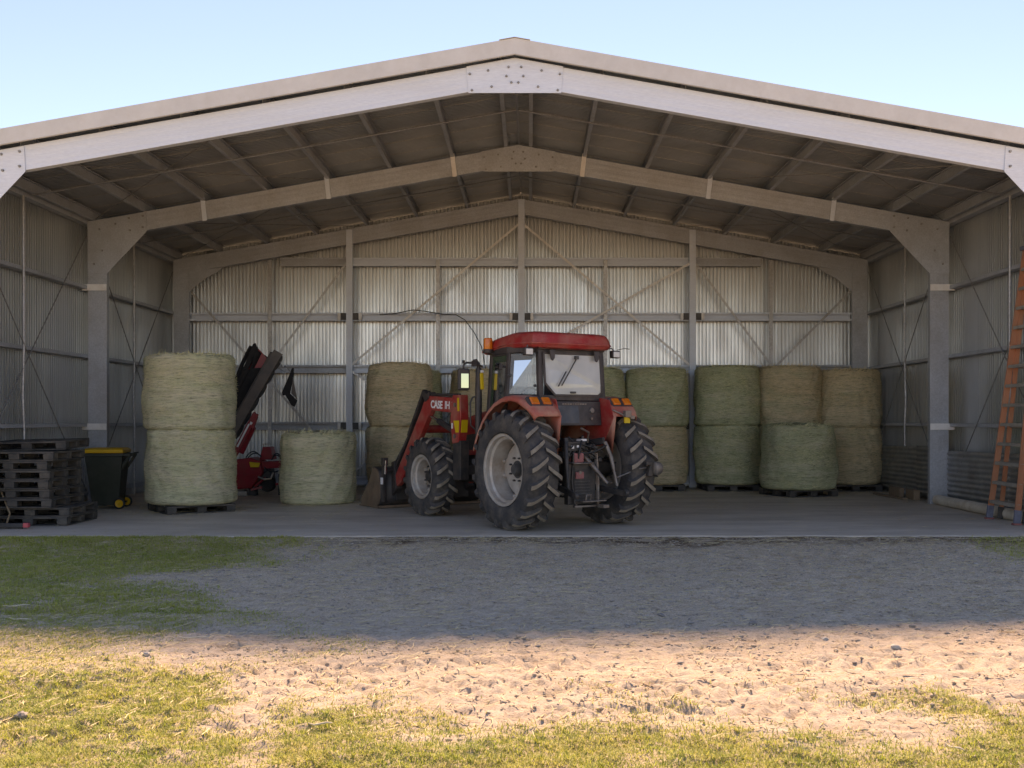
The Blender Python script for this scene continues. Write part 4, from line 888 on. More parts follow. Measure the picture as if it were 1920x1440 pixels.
mat('panel_blue', (0.060, 0.072, 0.088), (0.038, 0.044, 0.052), rough=0.32, rough2=0.5, scale=4, dirt=(0.16, 0.14, 0.12), dirt_amt=0.5)
def glass_mat(name, tint, haze, hcol, alpha_d):
    m = bpy.data.materials.new(name); m.use_nodes = True; nt = m.node_tree; L = nt.links; MATS[name] = m
    for q in list(nt.nodes): nt.nodes.remove(q)
    out = _n(nt, 'ShaderNodeOutputMaterial'); tr = _n(nt, 'ShaderNodeBsdfTransparent'); tr.inputs[0].default_value = (*tint, 1)
    gl = _n(nt, 'ShaderNodeBsdfGlossy'); gl.inputs['Roughness'].default_value = 0.03; df = _n(nt, 'ShaderNodeBsdfDiffuse'); df.inputs[0].default_value = (*hcol, 1)
    fr = _n(nt, 'ShaderNodeFresnel'); fr.inputs[0].default_value = 1.5
    tc = _n(nt, 'ShaderNodeTexCoord'); nz = _n(nt, 'ShaderNodeTexNoise'); nz.inputs['Scale'].default_value = 2.2; nz.inputs['Detail'].default_value = 8; L.new(tc.outputs['Object'], nz.inputs[0])
    mr = _n(nt, 'ShaderNodeMapRange'); mr.inputs['From Min'].default_value = 0.3; mr.inputs['From Max'].default_value = 0.75; mr.inputs['To Min'].default_value = haze; mr.inputs['To Max'].default_value = haze+alpha_d; L.new(nz.outputs['Fac'], mr.inputs['Value'])
    m1 = _n(nt, 'ShaderNodeMixShader'); L.new(mr.outputs[0], m1.inputs[0]); L.new(tr.outputs[0], m1.inputs[1]); L.new(df.outputs[0], m1.inputs[2])
    m2 = _n(nt, 'ShaderNodeMixShader'); L.new(fr.outputs[0], m2.inputs[0]); L.new(m1.outputs[0], m2.inputs[1]); L.new(gl.outputs[0], m2.inputs[2]); L.new(m2.outputs[0], out.inputs[0])
glass_mat('glass_clear', (0.92, 0.95, 0.94), 0.16, (0.66, 0.66, 0.62), 0.14)      # dusty film on the glass
glass_mat('glass_dusty', (0.90, 0.92, 0.91), 0.50, (0.78, 0.78, 0.72), 0.22)  # dust film, its haze raised to offset the dark interior the pane reflects
glass_mat('glass_green_reflection', (0.40, 0.58, 0.42), 0.22, (0.20, 0.30, 0.18), 0.12)  # green reflection of the bales put into the tint and haze

FWD = Vector((-0.553, 0.833, 0)); ANG = math.atan2(FWD.y, FWD.x)
tr = tag(empty('tractor', (0.735, 15.52, 0), ANG), 'dusty red farm tractor with black cab and front loader parked in the shed', 'tractor')
def P(b, name, m_, par=None, **k): return b.build(name, m_, par or tr, **k)

# ---- wheels
def wheel(x, y, Rr, W, rim_r, nlug, s, dish, front=False):
    c = (0, 0, 0); loc = (x, y, Rr)
    # rim (the wheel part itself): lip, barrel, recessed disc. built with outer side towards +y*s
    w = W/2; o_ = s
    prof = [(rim_r+0.030, 0.90*w), (rim_r+0.028, 0.84*w), (rim_r-0.012, 0.82*w), (rim_r-0.020, 0.60*w), (rim_r-0.055, 0.52*w), (rim_r-0.065, 0.15*w), (rim_r-0.065, -0.45*w), (rim_r-0.02, -0.62*w), (rim_r-0.012, -0.84*w), (rim_r+0.028, -0.86*w)]
    b = MB(); b.lathe([(r_, h*o_) for r_, h in prof], 56, 'Y')
    yd = dish*w*o_
    # disc with four lobes bolted to lugs on the barrel
    n = 64; vs_ = []
    for k in range(n):
        a = 2*math.pi*k/n; rr = (rim_r-0.12)+0.055*max(0, math.cos(4*a))**0.6*(1 if not front else 0.6)
        vs_ += [(rr*math.cos(a), yd, rr*math.sin(a)), (0.62*rr*math.cos(a), yd+0.035*o_, 0.62*rr*math.sin(a)), (0.13*math.cos(a), yd+0.04*o_, 0.13*math.sin(a))]
    b.add(vs_, [(k*3+j, ((k+1) % n)*3+j, ((k+1) % n)*3+j+1, k*3+j+1) for k in range(n) for j in range(2)])
    wh = P(b, 'wheel', 'rim_silver', smooth=32, loc=loc)
    # hub
    b = MB(); hp = [(0.0, yd+0.11*o_), (0.07, yd+0.11*o_), (0.085, yd+0.09*o_), (0.095, yd+0.03*o_), (0.15, yd+0.03*o_), (0.15, yd-0.02*o_)]
    b.lathe(hp, 24, 'Y'); b.build('hub', 'dark_steel' if not front else 'chassis', wh, smooth=35)
    for k in range(8):
        a = 2*math.pi*(k+0.5)/8; b = MB(); b.lathe([(0, yd+0.075*o_), (0.015, yd+0.075*o_), (0.017, yd+0.02*o_)], 6, 'Y', (0.175*math.cos(a), 0, 0.175*math.sin(a))); b.build('wheel_nut', 'dark_steel', wh)
    for k in range(4):                               # rim lugs
        a = 2*math.pi*k/4; rr = rim_r-0.085; q = Vector((rr*math.cos(a), yd, rr*math.sin(a)))
        for dd in (-0.11, 0.11):
            a2 = a+dd/rr*1.0; q = Vector((rr*math.cos(a2), yd-0.005*o_, rr*math.sin(a2)))
            b = MB(); b.box(q, (0.05, 0.07, 0.045), rot=Matrix.Rotation(-a2, 3, 'Y')); b.lathe([(0, 0.05*o_), (0.018, 0.05*o_), (0.018, 0)], 6, 'Y', q); b.build('rim_clamp', 'rim_silver', wh, bevel=0.006)
    # tyre carcass
    Rc = Rr-0.048
    side = Rc-rim_r
    prof = [(rim_r+0.028, 0.80*w), (rim_r+0.05, 0.93*w), (rim_r+0.30*side, 1.0*w), (rim_r+0.55*side, 1.0*w), (rim_r+0.78*side, 0.95*w), (Rc-0.035, 0.88*w), (Rc-0.012, 0.74*w), (Rc, 0.40*w), (Rc+0.004, 0)]
    full = prof+[(r_, -h) for r_, h in prof[-2::-1]]
    b = MB(); b.lathe(full, 72, 'Y', mi=0)
    # chevron lugs: two staggered rows, each a swept bar from the centre line to the shoulder
    for sd_ in (-1, 1):
        for k in range(nlug):
            a0 = 2*math.pi*(k+(0.5 if sd_ > 0 else 0))/nlug; NS_ = 8; rings_ = []
            for i in range(NS_+1):
                t = i/NS_; yy = sd_*(-0.02+t*1.03)*w
                # centre leads the shoulder in the rolling direction (rolling forwards the top goes to +x)
                lag = (0.62*t**0.9)*w*1.12/Rr
                a = a0-lag
                drop = 0.058*max(0, (t-0.72)/0.28)**1.6
                ro = Rr-drop*0.75-(0.012 if t < 0.03 else 0); ri = Rc-0.01-drop*1.5
                hw_o = 0.026/Rr*(1+0.25*t); hw_i = 0.044/Rr*(1+0.2*t)
                ring_ = []
                for rad_, da in ((ri, -hw_i), (ro, -hw_o), (ro, hw_o), (ri, hw_i)):
                    aa = a+da; ring_.append((-rad_*math.sin(-aa), yy, rad_*math.cos(aa)))
                rings_.append(ring_)
            vs_ = [q for r_ in rings_ for q in r_]
            o0 = len(b.v)
            b.add(vs_, [(i*4+j, i*4+j+1, (i+1)*4+j+1, (i+1)*4+j) for i in range(NS_) for j in (0, 2)]+[(3, 2, 1, 0), (NS_*4, NS_*4+1, NS_*4+2, NS_*4+3)], 0)
            b.f += [(o0+i*4+1, o0+i*4+2, o0+(i+1)*4+2, o0+(i+1)*4+1) for i in range(NS_)]; b.m += [1]*NS_
    b.build('tyre', ['tyre', 'lug_dusty'], wh, smooth=30)
    return wh
wheel(0, 0.875, 0.865, 0.50, 0.495, 21, 1, -0.30)
wheel(0, -0.875, 0.865, 0.50, 0.495, 21, -1, -0.30)
wheel(2.62, 0.86, 0.645, 0.40, 0.335, 18, 1, -0.25, True)
wheel(2.62, -0.86, 0.645, 0.40, 0.335, 18, -1, -0.25, True)

# ---- chassis, axles, engine
b = MB(); b.tube([(0, -0.80, 0.865), (0, -0.35, 0.865), (0, -0.30, 0.865), (0, 0.30, 0.865), (0, 0.35, 0.865), (0, 0.80, 0.865)], [0.11, 0.13, 0.2, 0.2, 0.13, 0.11], 20); P(b, 'rear_axle', 'chassis', smooth=35)
b = MB(); b.box((0.45, 0, 0.84), (1.25, 0.46, 0.52)); b.box((-0.22, 0, 0.82), (0.30, 0.42, 0.55)); P(b, 'gearbox', 'chassis', bevel=0.04, segs=3)
b = MB(); b.box((1.75, 0, 0.90), (1.6, 0.46, 0.46)); b.box((1.75, 0, 0.60), (1.3, 0.34, 0.18)); b.box((2.0, 0, 1.22), (1.0, 0.34, 0.25)); P(b, 'engine', 'chassis', bevel=0.03)
b = MB(); b.tube([(2.62, -0.66, 0.645), (2.62, -0.3, 0.62), (2.62, 0, 0.66), (2.62, 0.3, 0.62), (2.62, 0.66, 0.645)], [0.11, 0.085, 0.14, 0.085, 0.11], 14); P(b, 'front_axle', 'chassis', smooth=40)
b = MB(); b.box((0.95, 0.46, 0.62), (0.75, 0.22, 0.40)); P(b, 'fuel_tank', 'chassis', bevel=0.05, segs=3)
for s in (1, -1):
    b = MB(); b.box((0.95, s*0.70, 0.36), (0.24, 0.30, 0.03)); b.box((1.0, s*0.60, 0.62), (0.22, 0.28, 0.03)); b.box((1.04, s*0.52, 0.92), (0.22, 0.26, 0.03)); b.bar((0.92, s*0.80, 0.34), (1.05, s*0.66, 1.05), 0.03, 0.02); b.bar((1.10, s*0.80, 0.34), (1.14, s*0.66, 1.05), 0.03, 0.02); P(b, 'step', 'chassis', bevel=0.006)
# ---- bonnet
b = MB()
secs = [(0.98, 0.36, 1.05, 1.84), (1.6, 0.345, 1.03, 1.78), (2.2, 0.325, 1.0, 1.70), (2.7, 0.30, 0.98, 1.60), (2.88, 0.26, 0.98, 1.48), (2.93, 0.22, 0.99, 1.36)]
vs_ = []
for x, w_, z0, z1 in secs:
    vs_ += [(x, -w_, z0), (x, -w_, z1-0.14), (x, -w_+0.05, z1-0.04), (x, -w_*0.5, z1), (x, w_*0.5, z1), (x, w_-0.05, z1-0.04), (x, w_, z1-0.14), (x, w_, z0)]
b.add(vs_, [(i*8+j, i*8+j+1, (i+1)*8+j+1, (i+1)*8+j) for i in range(len(secs)-1) for j in range(7)]+[tuple(range(7, -1, -1)), tuple(range(40, 48))]); bo = P(b, 'bonnet', 'tractor_red', smooth=30)
b = MB(); b.plate([(1.5, 0.352, 1.10), (2.5, 0.322, 1.08), (2.5, 0.318, 1.32), (1.5, 0.350, 1.40)], 0.008, (0, 1, 0)); b.build('side_grille', 'chassis', bo)
# ---- fenders
def fender(s):
    b = MB()
    # outline over the tyre: angle measured from the vertical, rear negative
    cs = []
    for a, rr, dz in ((74, 0.98, 0), (66, 0.985, 0), (58, 1.0, 0), (46, 1.02, 0), (34, 1.04, 0), (22, 1.055, 0.01), (10, 1.06, 0.015), (-2, 1.055, 0.02), (-12, 1.05, 0.02), (-20, 1.05, 0.0), (-26, 1.06, -0.025), (-31, 1.065, -0.06), (-35, 1.05, -0.09)):
        cs.append((rr*math.sin(R(a)), 0.865+rr*math.cos(R(a))+dz))
    yi, yo = 0.50, 0.985
    n = len(cs); vs_ = []
    cols = (0.0, 0.10, 0.25, 0.6, 0.88, 0.96, 1.0, 1.0)
    for i, (x, z) in enumerate(cs):
        k_ = i/(n-1); yo_ = yo+0.08*max(0, (0.6-k_)/0.6)-0.07*max(0, (k_-0.75)/0.25)
        for j, t in enumerate(cols):
            y = yi+(yo_-yi)*t; dz = 0.0
            if j == 0: dz = -0.0
            if j == 5: dz = -0.015
            if j == 6: dz = -0.045
            if j == 7: dz = -0.085
            nx_, nz_ = x, z-0.865; l_ = math.hypot(nx_, nz_)
            vs_.append((x+nx_/l_*dz, s*y, z+nz_/l_*dz))
    m_ = len(cols)
    b.add(vs_, [(i*m_+j, i*m_+j+1, (i+1)*m_+j+1, (i+1)*m_+j) for i in range(n-1) for j in range(m_-1)])
    # inner wall towards the cab and the chassis
    o_ = len(b.v); b.v += [(x, s*yi, z) for x, z in cs]+[(x*0.86, s*yi, max(1.02, z-0.55)) for x, z in cs]
    b.f += [(o_+i, o_+i+1, o_+n+i+1, o_+n+i) for i in range(n-1)]; b.m += [0]*(n-1)
    # rear tail plate: closes the fender at the back, dusty
    f_ = P(b, 'fender', 'tractor_red_dusty', smooth=38); sm = f_.modifiers.new('thick', 'SOLIDIFY'); sm.thickness = 0.014; sm.offset = -1
    # lamp cluster on the rear slope
    q0 = Vector((cs[8][0]*1.0, 0, cs[8][1])); q1 = Vector((cs[11][0], 0, cs[11][1])); dirv = (q1-q0).normalized(); nrm = Vector((dirv.z, 0, -dirv.x)); nrm = nrm if nrm.z > 0 else -nrm
    dirv = (dirv+Vector((-0.05, 0, -0.55))).normalized(); nrm = Vector((dirv.z, 0, -dirv.x)); nrm = nrm if nrm.z > 0 else -nrm
    cc = q0.lerp(q1, 0.50)+Vector((0, s*0.73, 0))+nrm*0.03
    Mx = Matrix((Vector((0, 1, 0)), dirv, nrm)).transposed()
    b = MB(); b.box(cc, (0.42, 0.20, 0.05), rot=Mx, taper=0.92); lc = b.build('lamp_housing', 'cab_black', f_, bevel=0.02, segs=3)
    for dy in (-0.10, 0.10):
        b = MB(); b.box(cc+Vector((0, dy, 0))+nrm*0.032, (0.14, 0.13, 0.03), rot=Mx, taper=0.9); b.build('tail_light', 'lens_orange', lc, bevel=0.01, segs=2)
    return f_
fl_ = fender(1); fender(-1)
b = MB(); b.box((-0.655, -0.66, 1.585), (0.02, 0.10, 0.10)); P(b, 'number_plate', 'sticker_yellow')
# lower tail skins (dusty) hanging below the fender tails, towards the hitch
for s in (1, -1):
    b = MB(); b.plate([(-0.56, s*0.475, 1.62), (-0.46, s*0.475, 1.88), (-0.05, s*0.475, 1.93), (0.25, s*0.475, 1.15), (-0.30, s*0.475, 1.20)], 0.012, (0, s, 0)); P(b, 'fender_skirt', 'tractor_red', bevel=0.003)
# ---- cab
ZB, ZT = 1.90, 2.62
RX = -0.16                                         # rear window plane
# posts: rear pair, door (B) posts, front (A) posts
cab = {'rl': ((RX-0.02, 0.565, 1.86), (RX+0.03, 0.555, ZT)), 'rr': ((RX-0.02, -0.565, 1.86), (RX+0.03, -0.555, ZT)),
       'bl': ((0.40, 0.765, 1.90), (0.42, 0.70, ZT)), 'br': ((0.40, -0.765, 1.90), (0.42, -0.70, ZT)),
       'al': ((1.12, 0.66, 1.30), (1.0, 0.64, ZT)), 'ar': ((1.12, -0.66, 1.30), (1.0, -0.64, ZT))}
for k, (p0, p1) in cab.items():
    b = MB(); b.bar(p0, p1, 0.075 if k[0] != 'b' else 0.07, 0.085, up=(1, 0, 0)); P(b, 'cab_post', 'cab_black', bevel=0.015, segs=2)
for s in (1, -1):
    b = MB(); b.bar((RX-0.03, s*0.565, 1.90), (0.40, s*0.765, 1.93), 0.06, 0.08); b.bar((0.40, s*0.765, 1.93), (0.62, s*0.75, 1.42), 0.05, 0.07); b.bar((0.62, s*0.75, 1.42), (1.12, s*0.67, 1.28), 0.05, 0.07); P(b, 'cab_sill', 'cab_black', bevel=0.012)
    b = MB(); b.bar((RX+0.03, s*0.56, ZT), (0.42, s*0.71, ZT), 0.07, 0.10); b.bar((0.42, s*0.71, ZT), (1.02, s*0.65, ZT), 0.07, 0.10); P(b, 'roof_rail', 'cab_black', bevel=0.012)
b = MB(); b.bar((RX-0.03, -0.57, 1.905), (RX-0.03, 0.57, 1.905), 0.07, 0.085); b.bar((RX+0.03, -0.56, ZT-0.02), (RX+0.03, 0.56, ZT-0.02), 0.08, 0.13); P(b, 'rear_frame', 'cab_black', bevel=0.012)
b = MB(); b.bar((1.02, -0.65, ZT), (1.02, 0.65, ZT), 0.07, 0.10); b.bar((1.12, -0.66, 1.3), (1.12, 0.66, 1.3), 0.06, 0.10); P(b, 'front_frame', 'cab_black', bevel=0.012)
# glass
b = MB(); zt = 2.545
b.plate([(RX-0.062, -0.50, 2.10), (RX-0.062, -0.50, 1.99), (RX-0.062, -0.44, 1.955), (RX-0.062, 0.33, 1.955), (RX-0.062, 0.50, 2.12), (RX-0.020, 0.50, zt), (RX-0.020, -0.50, zt)], 0.006, (-1, 0, 0)); rw = P(b, 'rear_window', 'glass_dusty')
def rim_bars(b, pts, w_, t_):
    for i in range(len(pts)): b.bar(pts[i], pts[(i+1) % len(pts)], w_, t_, up=(1, 0, 0))
b = MB(); rim_bars(b, [(RX-0.070, -0.515, 2.10), (RX-0.070, -0.515, 1.985), (RX-0.070, -0.45, 1.94), (RX-0.070, 0.335, 1.94), (RX-0.070, 0.515, 2.115), (RX-0.028, 0.515, zt+0.012), (RX-0.028, -0.515, zt+0.012)], 0.035, 0.022); b.build('window_seal', 'cab_black', rw, bevel=0.004)
b = MB(); b.bar((RX-0.10, 0.24, 2.08), (RX-0.075, -0.05, 2.49), 0.014, 0.014); b.bar((RX-0.098, 0.30, 2.07), (RX-0.085, 0.15, 2.29), 0.022, 0.010); b.box((RX-0.07, -0.05, 2.50), (0.05, 0.05, 0.05)); b.build('wiper', 'dark_steel', rw)
b = MB(); b.box((RX-0.08, 0.02, 1.985), (0.03, 0.09, 0.03)); b.build('window_latch', 'dark_steel', rw, bevel=0.004)
for y in (0.40, -0.40):
    b = MB(); b.plate([(RX-0.07, y-0.05, 2.60), (RX-0.07, y+0.05, 2.60), (RX-0.085, y+0.03, 2.46), (RX-0.085, y-0.0, 2.44), (RX-0.085, y-0.03, 2.48)], 0.03, (-1, 0, 0)); b.build('window_hinge', 'cab_black', rw, bevel=0.006)
for s in (1, -1):
    b = MB(); b.plate([(RX+0.02, s*0.585, 1.96), (0.385, s*0.765, 1.97), (0.40, s*0.712, 2.56), (RX+0.06, s*0.575, 2.56)], 0.006, Vector((-0.35, s*0.93, 0)).normalized()); qw = P(b, 'quarter_window', 'glass_clear' if s > 0 else 'glass_clear')
    for q in ((RX+0.06, s*0.60, 2.08), (0.36, s*0.755, 2.24)):
        b = MB(); b.lathe([(0, 0.02), (0.02, 0.015), (0.022, -0.01)], 10, 'Y', Vector(q)+Vector((0, s*0.005, 0))); b.build('window_catch', 'dark_steel', qw)
    b = MB(); b.plate([(0.445, s*0.765, 1.93), (0.65, s*0.745, 1.48), (1.08, s*0.675, 1.36), (0.975, s*0.652, 2.56), (0.45, s*0.712, 2.56)], 0.006, (0, s, 0)); dw = P(b, 'door', 'glass_green_reflection')
    b = MB(); rim_bars(b, [(0.455, s*0.768, 1.93), (0.66, s*0.748, 1.47), (1.08, s*0.678, 1.35), (0.975, s*0.656, 2.56), (0.455, s*0.715, 2.56)], 0.03, 0.03); b.build('door_frame', 'cab_black', dw, bevel=0.005)
    b = MB(); b.tube([(0.52, s*0.80, 1.95), (0.54, s*0.82, 1.92), (0.62, s*0.80, 1.75)], 0.012, 6); b.build('door_handle', 'dark_steel', dw)
b = MB(); b.plate([(1.11, -0.60, 1.36), (1.11, 0.60, 1.36), (1.0, 0.60, 2.56), (1.0, -0.60, 2.56)], 0.006, (1, 0, 0)); P(b, 'windscreen', 'glass_clear')
# cab floor, rear panel below the window, seat, steering
b = MB(); b.box2((-0.05, -0.44, 1.22), (1.1, 0.44, 1.30)); P(b, 'cab_floor', 'chassis')
b = MB(); b.plate([(RX-0.06, -0.47, 1.855), (RX-0.06, 0.47, 1.855), (RX-0.10, 0.47, 1.50), (RX-0.10, -0.47, 1.50)], 0.03, (-1, 0, 0)); rp = P(b, 'rear_panel', 'cab_black', bevel=0.006)
b = MB(); b.plate([(RX-0.094, -0.06, 1.79), (RX-0.094, 0.40, 1.79), (RX-0.133, 0.28, 1.53), (RX-0.133, -0.06, 1.53)], 0.006, (-1, 0, 0)); b.build('tinted_panel', 'panel_blue', rp)
b = MB()
for i in range(10): b.box((RX-0.096, 0.21-i*0.045, 1.815), (0.006, 0.032 if i != 4 else 0.01, 0.020))
b.build('lettering_strip', 'worn_steel', rp)
b = MB(); b.lathe([(0, -0.02), (0.035, -0.02), (0.045, 0.0)], 16, 'X', (RX-0.11, -0.30, 1.72)); b.lathe([(0, -0.02), (0.018, -0.02), (0.02, 0.0)], 12, 'X', (RX-0.125, -0.28, 1.60)); b.build('socket', 'worn_steel', rp)
b = MB(); b.box((0.42, 0, 1.62), (0.46, 0.48, 0.12)); st = P(b, 'seat', 'seat_fabric', bevel=0.05, segs=3)
b = MB(); b.box((0.19, 0, 1.95), (0.11, 0.46, 0.60), rot=(0, -0.12, 0)); b.box((0.42, 0, 1.44), (0.3, 0.3, 0.26)); b.build('seat_back', 'seat_fabric', st, bevel=0.04, segs=3)
b = MB(); Nn = 24; b.tube([(0.88+0.06*math.cos(2*math.pi*k/Nn), 0.19*math.sin(2*math.pi*k/Nn), 1.93+0.17*math.cos(2*math.pi*k/Nn)*0.9) for k in range(Nn+1)], 0.014, 8); b.bar((0.88, -0.18, 1.93), (0.88, 0.18, 1.93), 0.03, 0.015); b.tube([(0.88, 0, 1.93), (1.02, 0, 1.5)], 0.03, 8); P(b, 'steering_wheel', 'cab_black', smooth=50)
b = MB(); b.box((1.02, 0, 1.62), (0.16, 0.5, 0.45)); P(b, 'dashboard', 'cab_black', bevel=0.04, segs=3)
# roof
b = MB()
outl = [(-0.30, 0.60), (-0.32, 0.45), (-0.33, 0), (-0.32, -0.45), (-0.30, -0.60), (-0.20, -0.72), (0.35, -0.755), (0.95, -0.72), (1.30, -0.66), (1.42, -0.4), (1.44, 0), (1.42, 0.4), (1.30, 0.66), (0.95, 0.72), (0.35, 0.755), (-0.20, 0.72)]
lv = [(0.86, 2.635), (0.955, 2.65), (0.985, 2.69), (1.0, 2.70), (1.0, 2.715), (0.985, 2.725), (0.965, 2.785), (0.93, 2.845), (0.88, 2.872), (0.80, 2.884), (0.0, 2.895)]
n = len(outl); cx_ = 0.47; vs_ = []
for sc_, z in lv:
    for x, y in outl:
        fall = -0.085*max(0, (x-0.35)/0.9)**1.3*(1 if z > 2.70 else 0.55)-0.02*max(0, (-0.05-x)/0.3)   # roof dips towards the front
        vs_.append((cx_+(x-cx_)*sc_, y*sc_, z+fall))
b.add(vs_, [(i*n+k, i*n+(k+1) % n, (i+1)*n+(k+1) % n, (i+1)*n+k) for i in range(len(lv)-1) for k in range(n)]+[tuple(range(n-1, -1, -1))])
rf = P(b, 'roof', 'tractor_red', smooth=38); sb = rf.modifiers.new('bevel', 'BEVEL'); sb.width = 0.012; sb.segments = 3; sb.limit_method = 'ANGLE'; sb.angle_limit = R(15)
b = MB(); b.box((0.42, 0, 2.625), (1.25, 1.20, 0.05)); P(b, 'roof_lining', 'cab_black', bevel=0.02)
# lamps, beacon, aerial
for s in (1, -1):
    y = 0.74 if s > 0 else -0.76; x = -0.12 if s > 0 else -0.24
    b = MB(); b.box((x, s*abs(y), 2.57), (0.09, 0.15, 0.115)); wl_ = P(b, 'work_light', 'cab_black', bevel=0.018, segs=3)
    b = MB(); b.box((x-0.045, s*abs(y), 2.568), (0.012, 0.115, 0.085)); b.build('lens', 'lens_clear', wl_, bevel=0.006)
    b = MB(); b.tube([(x+0.02, s*abs(y), 2.62), (x+0.04, s*(abs(y)-0.02), 2.66), (x+0.08, s*(abs(y)-0.1), 2.67)], 0.013, 6); b.build('lamp_bracket', 'worn_steel', wl_)
b = MB(); b.tube([(-0.24, -0.80, 2.64), (-0.27, -0.92, 2.665), (-0.27, -1.02, 2.66)], 0.006, 6); P(b, 'wire', 'cable_black')
bx, by = 0.95, 0.76
b = MB(); b.lathe([(0.0, 2.60), (0.075, 2.60), (0.08, 2.62), (0.078, 2.655), (0.07, 2.66), (0, 2.66)], 24, 'Z', (bx, by, 0)); b.bar((bx, by-0.02, 2.61), (bx-0.05, 0.62, 2.60), 0.06, 0.03); bc = P(b, 'beacon', 'cab_black', smooth=35)
b = MB(); b.lathe([(0.068, 2.655), (0.072, 2.67), (0.068, 2.80), (0.064, 2.822), (0.052, 2.832), (0, 2.836)], 24, 'Z', (bx, by, 0)); b.build('beacon_lens', 'lens_orange', bc, smooth=35)
# exhaust stack and mirrors at the front of the cab
b = MB(); b.tube([(1.22, 0.77, 1.15), (1.22, 0.77, 1.9), (1.22, 0.77, 2.38)], [0.05, 0.055, 0.045], 14); b.tube([(1.22, 0.77, 2.36), (1.22, 0.77, 2.44), (1.25, 0.80, 2.50), (1.28, 0.82, 2.49)], 0.03, 10); P(b, 'exhaust_stack', 'cab_black', smooth=45)
b = MB(); b.tube([(1.24, 0.80, 1.42), (1.24, 0.90, 1.5), (1.24, 0.905, 1.85), (1.23, 0.87, 1.93), (1.20, 0.80, 1.95)], 0.014, 8); P(b, 'grab_rail', 'cab_black', smooth=50)
for s, yy in ((1, 1.06), (-1, 1.06)):
    b = MB(); b.tube([(1.18, s*0.72, 2.40), (1.2, s*0.85, 2.46), (1.2, s*1.0, 2.46), (1.18, s*yy, 2.42), (1.18, s*yy, 2.36)], 0.016, 8); b.box((1.2, s*0.86, 2.45), (0.07, 0.06, 0.09)); b.box((1.18, s*yy, 2.47), (0.03, 0.03, 0.05)); ma = P(b, 'mirror_arm', 'cab_black', smooth=40)
    Mr = Matrix.Rotation(R(-12*s), 3, 'Z')
    b = MB(); b.box((1.18, s*yy, 2.20), (0.07, 0.19, 0.34), rot=Mr); b.build('mirror_shell', 'cab_black', ma, bevel=0.03, segs=3)
    b = MB(); b.box(Vector((1.18, s*yy, 2.20))+Mr @ Vector((-0.036, -0.01*s, -0.02)), (0.006, 0.12, 0.22), rot=Mr); b.build('mirror_glass', 'mirror_glass', ma, bevel=0.002)
b = MB(); b.box((1.16, 0.745, 2.18), (0.03, 0.06, 0.26), rot=(0, 0.08, 0)); P(b, 'side_lamp', 'sticker_yellow', bevel=0.012)
b = MB(); b.box((1.155, 0.745, 2.33), (0.03, 0.055, 0.045), rot=(0, 0.08, 0)); P(b, 'side_lamp_top', 'sticker_white', bevel=0.01)

# ---- rear linkage
b = MB(); b.box((-0.42, 0.14, 1.20), (0.16, 0.32, 0.14)); hb = P(b, 'valve_block', 'chassis', bevel=0.012)
for c_, z_ in (((-0.505, 0.22, 1.19), (0.01, 0.045, 0.045)), ((-0.505, 0.13, 1.20), (0.01, 0.035, 0.035)), ((-0.42, 0.0, 1.29), (0.12, 0.10, 0.03))):
    b = MB(); b.box(c_, z_); b.build('coupling_cap', 'sticker_white', hb)
b = MB(); b.tube([(-0.40, -0.12, 1.25), (-0.46, -0.10, 1.40), (-0.52, 0.08, 1.46)], 0.016, 8); b.tube([(-0.40, -0.02, 1.24), (-0.45, 0.0, 1.34)], 0.02, 8); P(b, 'control_lever', 'worn_steel', smooth=50)
for s in (1, -1):
    b = MB(); b.bar((-0.15, s*0.24, 1.22), (-0.52, s*0.34, 1.28), 0.06, 0.10); P(b, 'lift_rocker', 'chassis', bevel=0.01)
    b = MB(); b.tube([(-0.52, s*0.35, 1.26), (-0.60, s*0.40, 1.05), (-0.64, s*0.42, 0.86)], [0.032, 0.032, 0.028], 10); b.tube([(-0.64, s*0.42, 0.86), (-0.70, s*0.44, 0.62)], 0.020, 8); P(b, 'lift_rod', 'worn_steel' if s < 0 else 'chassis', smooth=40)
    b = MB(); b.bar((-0.10, s*0.25, 0.62), (-0.85, s*0.44, 0.52), 0.045, 0.085); b.lathe([(0.0, -0.03), (0.055, -0.03), (0.055, 0.03), (0, 0.03)], 14, 'Y', (-0.88, s*0.45, 0.52)); P(b, 'lower_link', 'chassis', bevel=0.008)
    b = MB(); b.tube([(-0.30, s*0.40, 0.70), (-0.55, s*0.46, 0.66)], 0.014, 6); P(b, 'check_chain', 'worn_steel')
    P(MB().plate([(-0.52, s*0.20, 1.10), (-0.52, s*0.23, 0.70), (-0.56, s*0.20, 0.34), (-0.53, s*0.20, 0.32), (-0.46, s*0.20, 1.10)], 0.02, (0, s, 0)), 'hitch_plate', 'worn_steel' if s < 0 else 'chassis', bevel=0.003)
b = MB(); b.tube([(-0.36, -0.02, 1.12), (-0.58, -0.14, 0.86), (-0.70, -0.26, 0.66)], [0.03, 0.034, 0.022], 10); P(b, 'top_link', 'worn_steel', smooth=40)
b = MB(); b.lathe([(0.0, -0.53), (0.025, -0.53), (0.03, -0.44), (0.075, -0.44), (0.085, -0.36)], 16, 'X', (0, 0.10, 0.82)); P(b, 'pto_shaft', 'worn_steel', smooth=40)
b = MB(); b.plate([(-0.40, -0.12, 0.97), (-0.60, -0.10, 0.95), (-0.60, 0.26, 0.95), (-0.40, 0.28, 0.97)], 0.012, (0, 0, 1)); P(b, 'pto_guard', 'worn_steel', bevel=0.003)
b = MB(); b.box((-0.46, 0.12, 1.03), (0.12, 0.20, 0.15)); P(b, 'oil_filter_cover', 'foot_red', bevel=0.03, segs=3)
